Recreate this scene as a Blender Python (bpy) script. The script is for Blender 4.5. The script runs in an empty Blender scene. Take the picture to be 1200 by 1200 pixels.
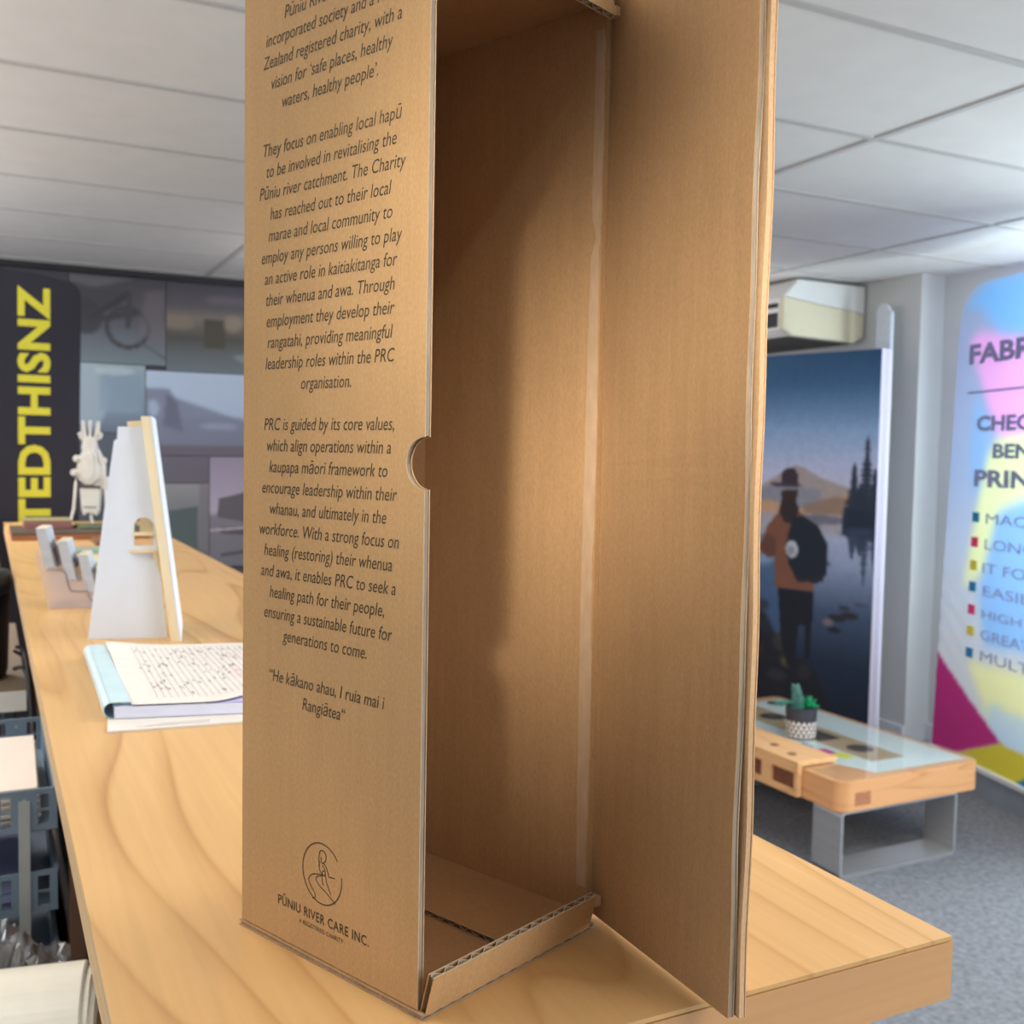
import bpy, math, random
import numpy as np
from mathutils import Vector, Matrix
random.seed(7)
SC = bpy.context.scene
COL = SC.collection

# ------------------------------------------------------------------ camera, world, lights, exposure
cam_d = bpy.data.cameras.new('camera')
cam = bpy.data.objects.new('camera', cam_d); COL.objects.link(cam)
cr, cu, cf = Vector((0.89383, -0.44804, 0.01817)), Vector((0.00920, 0.05883, 0.99823)), Vector((0.44831, 0.89208, -0.05670))
cam.matrix_world = Matrix(((cr.x, cu.x, -cf.x, 0), (cr.y, cu.y, -cf.y, 0), (cr.z, cu.z, -cf.z, 1.48), (0, 0, 0, 1)))
cam_d.sensor_width = 36; cam_d.lens = 36.8; cam_d.clip_start = 0.02
cam_d.dof.use_dof = True; cam_d.dof.focus_distance = 0.53; cam_d.dof.aperture_fstop = 17
SC.camera = cam

world = bpy.data.worlds.new('world'); SC.world = world; world.use_nodes = True
bg = world.node_tree.nodes['Background']; bg.inputs[0].default_value = (1.0, 0.97, 0.93, 1); bg.inputs[1].default_value = 0.8

def area(name, loc, size, energy, color, rot):
    l = bpy.data.lights.new(name, 'AREA'); l.shape = 'RECTANGLE'; l.size, l.size_y = size
    l.energy = energy; l.color = color
    o = bpy.data.objects.new(name, l); COL.objects.link(o); o.location = loc; o.rotation_euler = rot
    return o
area('daylight_or_fill', (4.75, 1.9, 1.55), (2.7, 1.5), 235, (0.94, 0.97, 1.0), (0, math.radians(90), 0))
area('daylight_or_fill', (2.6, -2.5, 1.55), (2.5, 1.4), 60, (0.86, 0.93, 1.0), (math.radians(90), 0, 0))  # added fill from behind the camera, brightens surfaces facing it
area('ceiling_lamp_or_fill', (-0.38, 1.0, 2.40), (0.4, 0.4), 3.4, (1.0, 0.95, 0.88), (0, 0, 0))
area('ceiling_lamp_or_fill', (-1.1, 1.3, 2.40), (1.2, 0.6), 9, (1.0, 0.95, 0.88), (0, 0, 0))
area('ceiling_lamp_or_fill', (2.0, 0.7, 2.40), (1.2, 0.6), 38, (1.0, 0.95, 0.86), (0, 0, 0))
area('ceiling_lamp_or_fill', (2.95, 1.45, 2.40), (0.6, 0.6), 26, (1.0, 0.96, 0.90), (0, 0, 0))  # added fill without a fixture, lifts the pillar and right side
area('ceiling_lamp_or_fill', (1.2, -0.9, 2.40), (1.2, 0.6), 22, (1.0, 0.95, 0.88), (0, 0, 0))
area('ceiling_lamp_or_fill', (-1.3, 4.4, 2.40), (1.2, 0.6), 110, (1.0, 0.96, 0.92), (0, 0, 0))  # added fill without a fixture, brightens the far wall prints
area('ceiling_fill', (-1.3, 2.5, 1.9), (1.2, 5.0), 86, (1.0, 0.95, 0.88), (math.radians(180), 0, 0))  # this and the next two: added unseen fills that brighten the ceiling
area('ceiling_fill', (-1.3, 4.6, 1.9), (1.2, 2.0), 18, (1.0, 0.95, 0.9), (math.radians(180), 0, 0))
area('ceiling_fill', (2.5, 4.9, 1.9), (2.0, 0.6), 16, (1.0, 0.97, 0.97), (math.radians(180), 0, 0))
def spot(name, loc, aim, energy, color, angle, blend, radius):
    l = bpy.data.lights.new(name, 'SPOT'); l.energy = energy; l.color = color; l.spot_size = math.radians(angle); l.spot_blend = blend; l.shadow_soft_size = radius
    o = bpy.data.objects.new(name, l); COL.objects.link(o); o.location = loc
    o.rotation_euler = (Vector(aim) - Vector(loc)).to_track_quat('-Z', 'Y').to_euler()
spot('added_spot', (0.02, -0.42, 2.39), (0.317, 0.52, 1.52), 58, (1.0, 0.95, 0.84), 14, 1.0, 0.13)  # added spot, its cone lights the middle of the box and spares the bottom
spot('added_spot', (-0.45, -0.32, 2.39), (0.322, 0.505, 1.515), 225, (1.0, 0.94, 0.82), 9.8, 1.0, 0.115)  # second added spot, shapes the narrow bright pool on the door
SC.view_settings.view_transform = 'Standard'; SC.view_settings.look = 'None'
SC.view_settings.exposure = 0.0; SC.view_settings.gamma = 1.0; SC.view_settings.use_curve_mapping = False

# ------------------------------------------------------------------ materials
def lin(c):
    return tuple((x / 255 / 12.92) if x / 255 <= 0.04045 else ((x / 255 + 0.055) / 1.055) ** 2.4 for x in c)

MATS = {}
def mat(name, rgb, rough=0.6, metal=0.0, var=0.06, scale=(40, 40, 40), bump=0.0, coords='Object', spec=0.5, detail=3.0):
    """surface whose colour wanders a little with a 3D noise"""
    if name in MATS: return MATS[name]
    m = bpy.data.materials.new(name); m.use_nodes = True; nt = m.node_tree; N = nt.nodes; L = nt.links
    b = N['Principled BSDF']; c = lin(rgb)
    b.inputs['Roughness'].default_value = rough; b.inputs['Metallic'].default_value = metal
    b.inputs['Specular IOR Level'].default_value = spec
    tc = N.new('ShaderNodeTexCoord'); mp = N.new('ShaderNodeMapping'); mp.inputs['Scale'].default_value = scale
    nz = N.new('ShaderNodeTexNoise'); nz.inputs['Scale'].default_value = 1.0; nz.inputs['Detail'].default_value = detail
    rp = N.new('ShaderNodeValToRGB')
    rp.color_ramp.elements[0].position = 0.3; rp.color_ramp.elements[1].position = 0.7
    rp.color_ramp.elements[0].color = (*[x * (1 - var) for x in c], 1); rp.color_ramp.elements[1].color = (*[min(1, x * (1 + var)) for x in c], 1)
    L.new(tc.outputs[coords], mp.inputs[0]); L.new(mp.outputs[0], nz.inputs[0]); L.new(nz.outputs[0], rp.inputs[0]); L.new(rp.outputs[0], b.inputs['Base Color'])
    if bump:
        bp = N.new('ShaderNodeBump'); bp.inputs['Strength'].default_value = bump; bp.inputs['Distance'].default_value = 0.002
        L.new(nz.outputs[0], bp.inputs['Height']); L.new(bp.outputs[0], b.inputs['Normal'])
    MATS[name] = m
    return m

def kraft(name, rgb, streak=0.10):
    """brown card: fine fibre speckle plus faint upright flute streaks"""
    if name in MATS: return MATS[name]
    m = mat(name, rgb, 0.85, var=0.09, scale=(900, 900, 420), spec=0.12, detail=4)
    nt = m.node_tree; N = nt.nodes; L = nt.links; b = N['Principled BSDF']
    rp = [n for n in N if n.type == 'VALTORGB'][0]; tc = [n for n in N if n.type == 'TEX_COORD'][0]
    mp = N.new('ShaderNodeMapping'); mp.inputs['Scale'].default_value = (210, 210, 9)
    nz = N.new('ShaderNodeTexNoise'); nz.inputs['Scale'].default_value = 1; nz.inputs['Detail'].default_value = 5; nz.inputs['Roughness'].default_value = 0.7
    mr = N.new('ShaderNodeMapRange'); mr.inputs[1].default_value = 0.25; mr.inputs[2].default_value = 0.75
    mr.inputs[3].default_value = 1 - streak; mr.inputs[4].default_value = 1 + streak
    mp2 = N.new('ShaderNodeMapping'); mp2.inputs['Scale'].default_value = (22, 22, 14)
    nz2 = N.new('ShaderNodeTexNoise'); nz2.inputs['Scale'].default_value = 1
    mr2 = N.new('ShaderNodeMapRange'); mr2.inputs[1].default_value = 0.3; mr2.inputs[2].default_value = 0.7; mr2.inputs[3].default_value = 0.96; mr2.inputs[4].default_value = 1.04
    mu = N.new('ShaderNodeMath'); mu.operation = 'MULTIPLY'
    vm = N.new('ShaderNodeVectorMath'); vm.operation = 'SCALE'
    L.new(tc.outputs['Object'], mp.inputs[0]); L.new(mp.outputs[0], nz.inputs[0]); L.new(nz.outputs[0], mr.inputs[0])
    L.new(tc.outputs['Object'], mp2.inputs[0]); L.new(mp2.outputs[0], nz2.inputs[0]); L.new(nz2.outputs[0], mr2.inputs[0])
    L.new(mr.outputs[0], mu.inputs[0]); L.new(mr2.outputs[0], mu.inputs[1])
    L.new(rp.outputs[0], vm.inputs[0]); L.new(mu.outputs[0], vm.inputs['Scale']); L.new(vm.outputs[0], b.inputs['Base Color'])
    return m

def pine(name, light, dark, stretch=(7.0, 0.55, 7.0), rings=9.0, rough=0.42, amount=1.0, coat=0.0, seed=0.0, grad=(0, 0, 0)):
    """flat-sawn timber: rings are contour lines of a noise drawn out along the board"""
    if name in MATS: return MATS[name]
    m = bpy.data.materials.new(name); m.use_nodes = True; nt = m.node_tree; N = nt.nodes; L = nt.links
    b = N['Principled BSDF']; b.inputs['Roughness'].default_value = rough; b.inputs['Specular IOR Level'].default_value = 0.35
    b.inputs['Coat Weight'].default_value = coat
    tc = N.new('ShaderNodeTexCoord'); mp = N.new('ShaderNodeMapping'); mp.inputs['Scale'].default_value = stretch; mp.inputs['Location'].default_value = (seed, seed * 1.7, seed)
    nz = N.new('ShaderNodeTexNoise'); nz.inputs['Scale'].default_value = 1; nz.inputs['Detail'].default_value = 1.2; nz.inputs['Roughness'].default_value = 0.35
    mul = N.new('ShaderNodeMath'); mul.operation = 'MULTIPLY'; mul.inputs[1].default_value = rings
    fr = N.new('ShaderNodeMath'); fr.operation = 'FRACT'
    dt = N.new('ShaderNodeVectorMath'); dt.operation = 'DOT_PRODUCT'; dt.inputs[1].default_value = grad; ad = N.new('ShaderNodeMath'); ad.operation = 'ADD'
    L.new(tc.outputs['Object'], dt.inputs[0]); L.new(dt.outputs['Value'], ad.inputs[0]); L.new(mul.outputs[0], ad.inputs[1])
    rp = N.new('ShaderNodeValToRGB'); e = rp.color_ramp.elements
    d = lin(dark); l = lin(light); mid = tuple(a * 0.45 + c * 0.55 for a, c in zip(d, l))
    dk = tuple(c + (a - c) * amount for a, c in zip(d, l))
    e[0].position = 0.0; e[0].color = (*l, 1); e[1].position = 1.0; e[1].color = (*l, 1)
    x = e.new(0.55); x.color = (*l, 1); x = e.new(0.80); x.color = (*tuple(c + (a - c) * 0.45 * amount for a, c in zip(d, l)), 1)
    x = e.new(0.90); x.color = (*dk, 1); x = e.new(0.95); x.color = (*tuple(c + (a - c) * 0.3 * amount for a, c in zip(d, l)), 1)
    mp2 = N.new('ShaderNodeMapping'); mp2.inputs['Scale'].default_value = (160, 3.5, 160)
    if stretch[1] > stretch[0]: mp2.inputs['Scale'].default_value = (3.5, 160, 160)
    n2 = N.new('ShaderNodeTexNoise'); n2.inputs['Scale'].default_value = 1; n2.inputs['Detail'].default_value = 4
    mr = N.new('ShaderNodeMapRange'); mr.inputs[1].default_value = 0.3; mr.inputs[2].default_value = 0.7; mr.inputs[3].default_value = 0.95; mr.inputs[4].default_value = 1.04
    vm = N.new('ShaderNodeVectorMath'); vm.operation = 'SCALE'
    L.new(tc.outputs['Object'], mp.inputs[0]); L.new(mp.outputs[0], nz.inputs[0]); L.new(nz.outputs[0], mul.inputs[0]); L.new(ad.outputs[0], fr.inputs[0]); L.new(fr.outputs[0], rp.inputs[0])
    L.new(tc.outputs['Object'], mp2.inputs[0]); L.new(mp2.outputs[0], n2.inputs[0]); L.new(n2.outputs[0], mr.inputs[0])
    mp3 = N.new('ShaderNodeMapping'); mp3.inputs['Scale'].default_value = tuple(q * 3.1 for q in stretch)
    n3 = N.new('ShaderNodeTexNoise'); n3.inputs['Scale'].default_value = 1; n3.inputs['Detail'].default_value = 2
    m3 = N.new('ShaderNodeMapRange'); m3.inputs[1].default_value = 0.35; m3.inputs[2].default_value = 0.68; m3.inputs[3].default_value = 0.25; m3.inputs[4].default_value = 1.0
    mx = N.new('ShaderNodeMix'); mx.data_type = 'RGBA'; mx.inputs['A'].default_value = (*l, 1)
    L.new(tc.outputs['Object'], mp3.inputs[0]); L.new(mp3.outputs[0], n3.inputs[0]); L.new(n3.outputs[0], m3.inputs[0]); L.new(m3.outputs[0], mx.inputs['Factor']); L.new(rp.outputs[0], mx.inputs['B'])
    L.new(mx.outputs['Result'], vm.inputs[0]); L.new(mr.outputs[0], vm.inputs['Scale']); L.new(vm.outputs[0], b.inputs['Base Color'])
    MATS[name] = m
    return m

def clear(name, tint, body=0.0, body_rgb=(255, 255, 255), rough=0.03):
    """clear sheet: transparent with a Fresnel reflection and, if frosted, some diffuse body"""
    if name in MATS: return MATS[name]
    m = bpy.data.materials.new(name); m.use_nodes = True; nt = m.node_tree; N = nt.nodes; L = nt.links
    N.remove(N['Principled BSDF']); out = N['Material Output']
    tr = N.new('ShaderNodeBsdfTransparent'); tr.inputs[0].default_value = (*lin(tint), 1)
    gl = N.new('ShaderNodeBsdfGlossy'); gl.inputs['Roughness'].default_value = rough
    df = N.new('ShaderNodeBsdfDiffuse'); df.inputs[0].default_value = (*lin(body_rgb), 1)
    m1 = N.new('ShaderNodeMixShader'); m1.inputs[0].default_value = body
    m2 = N.new('ShaderNodeMixShader'); fr = N.new('ShaderNodeFresnel'); fr.inputs[0].default_value = 1.45
    ge = N.new('ShaderNodeNewGeometry'); iv = N.new('ShaderNodeMath'); iv.operation = 'SUBTRACT'; iv.inputs[0].default_value = 1.0; mf = N.new('ShaderNodeMath'); mf.operation = 'MULTIPLY'
    L.new(ge.outputs['Backfacing'], iv.inputs[1]); L.new(fr.outputs[0], mf.inputs[0]); L.new(iv.outputs[0], mf.inputs[1])
    L.new(tr.outputs[0], m1.inputs[1]); L.new(df.outputs[0], m1.inputs[2]); L.new(mf.outputs[0], m2.inputs[0])
    L.new(m1.outputs[0], m2.inputs[1]); L.new(gl.outputs[0], m2.inputs[2]); L.new(m2.outputs[0], out.inputs[0])
    MATS[name] = m
    return m

def printed(name, rough=0.5, through=0.0, spec=0.3):
    """a print: its colours come from the mesh's own colour attribute; cloth may let light through"""
    if name in MATS: return MATS[name]
    m = bpy.data.materials.new(name); m.use_nodes = True; nt = m.node_tree; N = nt.nodes; L = nt.links
    b = N['Principled BSDF']; b.inputs['Roughness'].default_value = rough; b.inputs['Specular IOR Level'].default_value = spec
    at = N.new('ShaderNodeAttribute'); at.attribute_name = 'Col'
    L.new(at.outputs['Color'], b.inputs['Base Color'])
    if through:
        t = N.new('ShaderNodeBsdfTranslucent'); mx = N.new('ShaderNodeMixShader'); mx.inputs[0].default_value = through
        L.new(at.outputs['Color'], t.inputs[0]); L.new(b.outputs[0], mx.inputs[1]); L.new(t.outputs[0], mx.inputs[2]); L.new(mx.outputs[0], N['Material Output'].inputs[0])
    MATS[name] = m
    return m

# ------------------------------------------------------------------ mesh building
def world_of(o):
    m = Matrix.LocRotScale(o.location, o.rotation_euler, o.scale)
    return world_of(o.parent) @ m if o.parent else m

class MB:
    def __init__(s, M=None): s.v = []; s.f = []; s.mi = []; s.M = M
    def add(s, vs, fs, mi=0):
        n = len(s.v)
        s.v += [(s.M @ Vector(v)) if s.M else Vector(v) for v in vs]
        s.f += [tuple(i + n for i in f) for f in fs]; s.mi += [mi] * len(fs)
        return s
    def box(s, a, b, mi=0):
        x0, y0, z0 = a; x1, y1, z1 = b
        return s.add([(x0, y0, z0), (x1, y0, z0), (x1, y1, z0), (x0, y1, z0), (x0, y0, z1), (x1, y0, z1), (x1, y1, z1), (x0, y1, z1)],
                     [(0, 3, 2, 1), (4, 5, 6, 7), (0, 1, 5, 4), (1, 2, 6, 5), (2, 3, 7, 6), (3, 0, 4, 7)], mi)
    def prism(s, pts, d, mi=0, side=None):
        """pts: 3D outline, pushed along vector d"""
        n = len(pts); d = Vector(d); A = [Vector(p) for p in pts]; B = [p + d for p in A]
        s.add(A + B, [tuple(reversed(range(n))), tuple(range(n, 2 * n))], mi)
        k = len(s.v) - 2 * n
        for i in range(n):
            s.f.append((k + i, k + (i + 1) % n, k + n + (i + 1) % n, k + n + i)); s.mi.append(mi if side is None else side)
        return s
    def tube(s, path, r, n=8, mi=0, close=True):
        P = [Vector(p) for p in path]; R = r if isinstance(r, (list, tuple)) else [r] * len(P); rings = []
        up = Vector((0, 0, 1))
        for i, p in enumerate(P):
            t = (P[min(i + 1, len(P) - 1)] - P[max(i - 1, 0)]).normalized()
            a = t.cross(up)
            if a.length < 0.05: a = t.cross(Vector((1, 0, 0)))
            a.normalize(); b = t.cross(a)
            rings += [p + (a * math.cos(q) + b * math.sin(q)) * R[i] for q in [2 * math.pi * k / n for k in range(n)]]
        fs = [(i * n + k, i * n + (k + 1) % n, (i + 1) * n + (k + 1) % n, (i + 1) * n + k) for i in range(len(P) - 1) for k in range(n)]
        if close: fs += [tuple(range(n)), tuple(reversed(range((len(P) - 1) * n, len(P) * n)))]
        return s.add(rings, fs, mi)
    def lathe(s, prof, c, n=32, mi=0):
        """prof: (radius, z) from bottom to top"""
        vs = [(c[0] + r * math.cos(2 * math.pi * k / n), c[1] + r * math.sin(2 * math.pi * k / n), c[2] + z) for r, z in prof for k in range(n)]
        fs = [(i * n + k, i * n + (k + 1) % n, (i + 1) * n + (k + 1) % n, (i + 1) * n + k) for i in range(len(prof) - 1) for k in range(n)]
        fs += [tuple(reversed(range(n))), tuple(range((len(prof) - 1) * n, len(prof) * n))]
        return s.add(vs, fs, mi)
    def grid(s, fn, nu, nv, mi=0):
        vs = [fn(i / nu, j / nv) for j in range(nv + 1) for i in range(nu + 1)]
        fs = [(j * (nu + 1) + i, j * (nu + 1) + i + 1, (j + 1) * (nu + 1) + i + 1, (j + 1) * (nu + 1) + i) for j in range(nv) for i in range(nu)]
        return s.add(vs, fs, mi)
    def build(s, name, mats, parent=None, smooth=False, bevel=0.0, seg=2):
        if not isinstance(mats, (list, tuple)): mats = [mats]
        if parent: inv = world_of(parent).inverted(); loc = Vector((0, 0, 0))
        else:
            lo = Vector([min(v[i] for v in s.v) for i in range(3)]); hi = Vector([max(v[i] for v in s.v) for i in range(3)])
            loc = Vector(((lo.x + hi.x) / 2, (lo.y + hi.y) / 2, lo.z)); inv = Matrix.Translation(-loc)
        me = bpy.data.meshes.new(name); me.from_pydata([tuple(inv @ v) for v in s.v], [], s.f)
        for m in mats: me.materials.append(m)
        if len(mats) > 1: me.polygons.foreach_set('material_index', s.mi)
        import bmesh
        bm = bmesh.new(); bm.from_mesh(me); bmesh.ops.recalc_face_normals(bm, faces=bm.faces); bm.to_mesh(me); bm.free()
        if smooth: me.polygons.foreach_set('use_smooth', [True] * len(me.polygons))
        o = bpy.data.objects.new(name, me); COL.objects.link(o); o.location = loc
        if parent: o.parent = parent
        if bevel:
            bv = o.modifiers.new('bevel', 'BEVEL'); bv.width = bevel; bv.segments = seg; bv.limit_method = 'ANGLE'; bv.angle_limit = math.radians(40)
        return o

def tag(o, label, cat, group=None):
    o['label'] = label; o['category'] = cat
    if group: o['group'] = group
    return o
def thing(name, label, cat, loc, rz=0.0, group=None):
    o = bpy.data.objects.new(name, None); COL.objects.link(o); o.location = loc; o.rotation_euler = (0, 0, rz); o.empty_display_size = 0.05
    return tag(o, label, cat, group)
def struct(o): o['kind'] = 'structure'; return o
def arc(cx, cy, r, a0, a1, n=8):
    return [(cx + r * math.cos(math.radians(a0 + (a1 - a0) * k / n)), cy + r * math.sin(math.radians(a0 + (a1 - a0) * k / n))) for k in range(n + 1)]
def rrect(x0, y0, x1, y1, r, n=6):
    return arc(x1 - r, y0 + r, r, -90, 0, n) + arc(x1 - r, y1 - r, r, 0, 90, n) + arc(x0 + r, y1 - r, r, 90, 180, n) + arc(x0 + r, y0 + r, r, 180, 270, n)

# ---- lettering: glyph outlines turned into flat mesh faces
def glyphs(text, size, xs=1.0, shear=0.0, align='CENTER', weight=0.0, spacing=1.0):
    c = bpy.data.curves.new('lettering', 'FONT'); c.body = text; c.size = size; c.align_x = align; c.shear = shear; c.offset = weight
    c.space_character = spacing; c.resolution_u = 3
    o = bpy.data.objects.new('lettering', c); COL.objects.link(o)
    dg = bpy.context.evaluated_depsgraph_get(); me = o.evaluated_get(dg).to_mesh()
    vs = [(v.co.x * xs, v.co.y) for v in me.vertices]; fs = [tuple(p.vertices) for p in me.polygons]
    bpy.data.objects.remove(o); bpy.data.curves.remove(c)
    return vs, fs
def width(vs): return max(v[0] for v in vs) - min(v[0] for v in vs)
def write(mb, g, org, ex, ey, mi=0):
    org, ex, ey = Vector(org), Vector(ex), Vector(ey)
    mb.add([org + ex * x + ey * y for x, y in g[0]], g[1], mi)

# ---- prints: a colour raster worked out here and stored as colours on a fine grid
class Print:
    def __init__(s, w, h, nx, nz, base=(128, 128, 128)):
        s.w, s.h, s.nx, s.nz = w, h, nx, nz
        s.X, s.Z = np.meshgrid(np.linspace(0, w, nx + 1), np.linspace(0, h, nz + 1)); s.C = np.ones((nz + 1, nx + 1, 3)) * np.array(base, float)
    def rows(s, stops):
        z = [a for a, _ in stops]
        for k in range(3): s.C[:, :, k] = np.interp(s.Z, z, [c[k] for _, c in stops])
        return s
    def blend(s, m, c, blur=0, a=1.0):
        m = m.astype(float)
        for _ in range(blur):
            q = np.pad(m, 1, mode='edge'); m = (q[:-2, 1:-1] + q[2:, 1:-1] + q[1:-1, :-2] + q[1:-1, 2:] + 2 * q[1:-1, 1:-1]) / 6
        m = m[:, :, None] * a; s.C = s.C * (1 - m) + np.array(c, float) * m
        return s
    def poly(s, pts, c, blur=1, a=1.0):
        ins = np.zeros(s.X.shape, bool); n = len(pts)
        for i in range(n):
            (x0, z0), (x1, z1) = pts[i], pts[(i + 1) % n]
            if z0 == z1: continue
            ins ^= ((s.Z >= min(z0, z1)) & (s.Z < max(z0, z1)) & (s.X < x0 + (s.Z - z0) * (x1 - x0) / (z1 - z0)))
        return s.blend(ins, c, blur, a)
    def ell(s, cx, cz, rx, rz, c, blur=1, a=1.0, hole=0.0):
        q = np.sqrt(((s.X - cx) / rx) ** 2 + ((s.Z - cz) / rz) ** 2)
        return s.blend((q < 1) & (q >= hole), c, blur, a)
    def line(s, p, q, t, c, blur=1, a=1.0):
        d = np.array(q, float) - np.array(p, float); L = np.hypot(*d); d /= L
        u = (s.X - p[0]) * d[0] + (s.Z - p[1]) * d[1]; v = -(s.X - p[0]) * d[1] + (s.Z - p[1]) * d[0]
        return s.blend((u > 0) & (u < L) & (abs(v) < t / 2), c, blur, a)
    def speckle(s, amt, blur=1, seed=1):
        r = np.random.RandomState(seed).randn(*s.X.shape)
        for _ in range(blur):
            q = np.pad(r, 1, mode='edge'); r = (q[:-2, 1:-1] + q[2:, 1:-1] + q[1:-1, :-2] + q[1:-1, 2:] + 2 * q[1:-1, 1:-1]) / 6
        s.C = np.clip(s.C * (1 + amt * r[:, :, None] / max(r.std(), 1e-6)), 0, 255); return s
    def mesh(s, mb_fn, name, m, parent=None, keep=None):
        vs = [Vector(mb_fn(x, z)) for x, z in zip(s.X.ravel(), s.Z.ravel())]; n = s.nx + 1
        mb = MB(); fs = [(j * n + i, j * n + i + 1, (j + 1) * n + i + 1, (j + 1) * n + i) for j in range(s.nz) for i in range(s.nx)]
        if keep is not None: fs = [f for f in fs if keep(s.X.ravel()[f[0]], s.Z.ravel()[f[0]])]
        mb.add(vs, fs); o = mb.build(name, m, parent, smooth=False)
        c = s.C.reshape(-1, 3) / 255; c = np.where(c <= 0.04045, c / 12.92, ((c + 0.055) / 1.055) ** 2.4)
        at = o.data.color_attributes.new('Col', 'FLOAT_COLOR', 'POINT')
        at.data.foreach_set('color', np.concatenate([c, np.ones((len(c), 1))], 1).astype(np.float32).ravel())
        return o

# ------------------------------------------------------------------ the room
CT, CL = 1.20, 2.43                       # counter top and ceiling heights
M_tile = mat('ceiling_tile_board', (216, 214, 212), 0.9, var=0.025, scale=(9, 9, 9))
M_bar = mat('ceiling_bar_metal', (186, 184, 182), 0.6, var=0.03)
M_wall = mat('painted_wall', (206, 208, 208), 0.75, var=0.02, scale=(3, 3, 3))
M_dark = mat('dark_wallpaper', (64, 64, 74), 0.55, var=0.12, scale=(3, 3, 3))
M_carpet = mat('carpet', (104, 107, 114), 0.95, var=0.30, scale=(55, 55, 55), bump=0.5, detail=5)
M_frame = mat('white_frame', (214, 216, 222), 0.4, var=0.02)
struct(MB().box((-4, -3.5, -0.05), (5.2, 6.3, 0)).build('floor', M_carpet))
struct(MB().box((-4, -3.5, CL), (5.2, 6.3, CL + 0.05)).build('ceiling', M_tile))
mb = MB()
for k in range(-8, 7): mb.box((-4, 2.352 + k * 0.604 - 0.012, CL - 0.004), (4.45, 2.352 + k * 0.604 + 0.012, CL))
for k in range(-4, 2): mb.box((2.365 + k * 1.265 - 0.012, -3.5, CL - 0.0045), (2.365 + k * 1.265 + 0.012, 6.08, CL))
struct(mb.build('trim_1', M_bar))
struct(MB().box((-4, 6.1, 0), (4.6, 6.25, CL)).build('wall_back', M_dark))
struct(MB().box((-3.15, -2.35, 0), (-3.0, 6.1, CL)).build('wall_left', M_wall))
struct(MB().box((-3.0, -2.35, 0), (1.3, -2.2, CL)).box((3.9, -2.35, 0), (4.45, -2.2, CL)).box((1.3, -2.35, 0), (3.9, -2.2, 0.8)).box((1.3, -2.35, 2.3), (3.9, -2.2, CL)).build('wall_front', M_wall))
w = MB()
for a, b in (((1.3, -2.3, 0.8), (3.9, -2.25, 0.85)), ((1.3, -2.3, 2.25), (3.9, -2.25, 2.3)), ((1.3, -2.3, 0.85), (1.35, -2.25, 2.25)), ((3.85, -2.3, 0.85), (3.9, -2.25, 2.25)), ((2.575, -2.3, 0.85), (2.625, -2.25, 2.25))): w.box(a, b)
struct(w.build('added_window', M_frame))  # unseen window added so the front fill has an opening
struct(MB().box((-4, 6.07, CL - 0.03), (4.3, 6.1, CL - 0.0045)).build('shadow_strip', mat('shadow_dark', (34, 34, 38), 0.5)))  # dark strip painting the shadow line along the top of the wall
mb = MB()
mb.box((4.45, -3.5, 0), (4.6, 3.9, 0.8)); mb.box((4.45, -3.5, 2.32), (4.6, 3.9, CL)); mb.box((4.45, 3.32, 0.8), (4.6, 3.9, 2.32)); mb.box((4.45, -3.5, 0.8), (4.6, 0.5, 2.32))
mb.box((4.28, 3.9, 0), (4.6, 6.1, CL))
struct(mb.build('wall_right', M_wall))
w = MB()
for a, b in (((4.5, 0.5, 0.8), (4.55, 3.32, 0.85)), ((4.5, 0.5, 2.27), (4.55, 3.32, 2.32)), ((4.5, 0.5, 0.8), (4.55, 0.55, 2.32)), ((4.5, 3.27, 0.8), (4.55, 3.32, 2.32)), ((4.5, 1.9, 0.85), (4.55, 1.95, 2.27))): w.box(a, b)
wf = struct(w.build('window_1', M_frame))
MB().box((4.52, 0.55, 0.85), (4.526, 3.27, 2.27)).build('pane', clear('window_glass', (240, 248, 250)), wf)
struct(MB().box((4.26, 3.9, 0), (4.28, 6.08, 0.09)).box((4.43, -3.5, 0), (4.45, 3.9, 0.09)).build('baseboard_right', M_frame))

# ------------------------------------------------------------------ the counter
M_top = pine('counter_pine', (211, 170, 115), (166, 116, 62), stretch=(3.4, 0.62, 3.4), rings=21, rough=0.38, amount=0.72, grad=(20, 0, 0))
M_edge = mat('plywood_edge', (196, 164, 120), 0.6, var=0.14, scale=(4, 4, 420))
M_end = pine('counter_end_pine', (206, 158, 110), (160, 108, 64), stretch=(0.8, 7, 9), rings=6, rough=0.5, amount=0.6, seed=3)
M_brown = mat('dark_brown_board', (104, 76, 58), 0.6, var=0.2, scale=(6, 2, 2))
X0, X1, Y0, Y1 = 0.052, 0.507, 0.42, 4.12
ctr = thing('counter', 'long pale pine plywood counter running away through the room', 'counter', (0.28, 2.2, 0))
MB().box((X0, Y0, CT - 0.0025), (X1, Y1, CT)).box((X0 + 0.0015, Y0 + 0.0012, CT - 0.036), (X1 - 0.0015, Y1, CT - 0.0025), 1).build('worktop', [M_top, M_edge], ctr)
MB().box((X0 + 0.001, Y0 - 0.0008, CT - 0.0375), (X1 - 0.004, Y0 + 0.0012, CT - 0.003)).box((X1 - 0.004, Y0 - 0.0006, CT - 0.0372), (X1, Y0 + 0.003, CT - 0.0028)).build('end_strip', M_end, ctr)
MB().box((0.42, 0.75, 0), (0.44, Y1, CT - 0.036)).build('front_panel', M_end, ctr)
MB().box((0.095, 1.487, 0), (0.115, 2.95, CT - 0.036)).build('side_panel', M_brown, ctr)
for y in (1.8, 3.6): MB().box((0.115, y, 0), (0.42, y + 0.02, CT - 0.036)).build('divider', M_brown, ctr)

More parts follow.
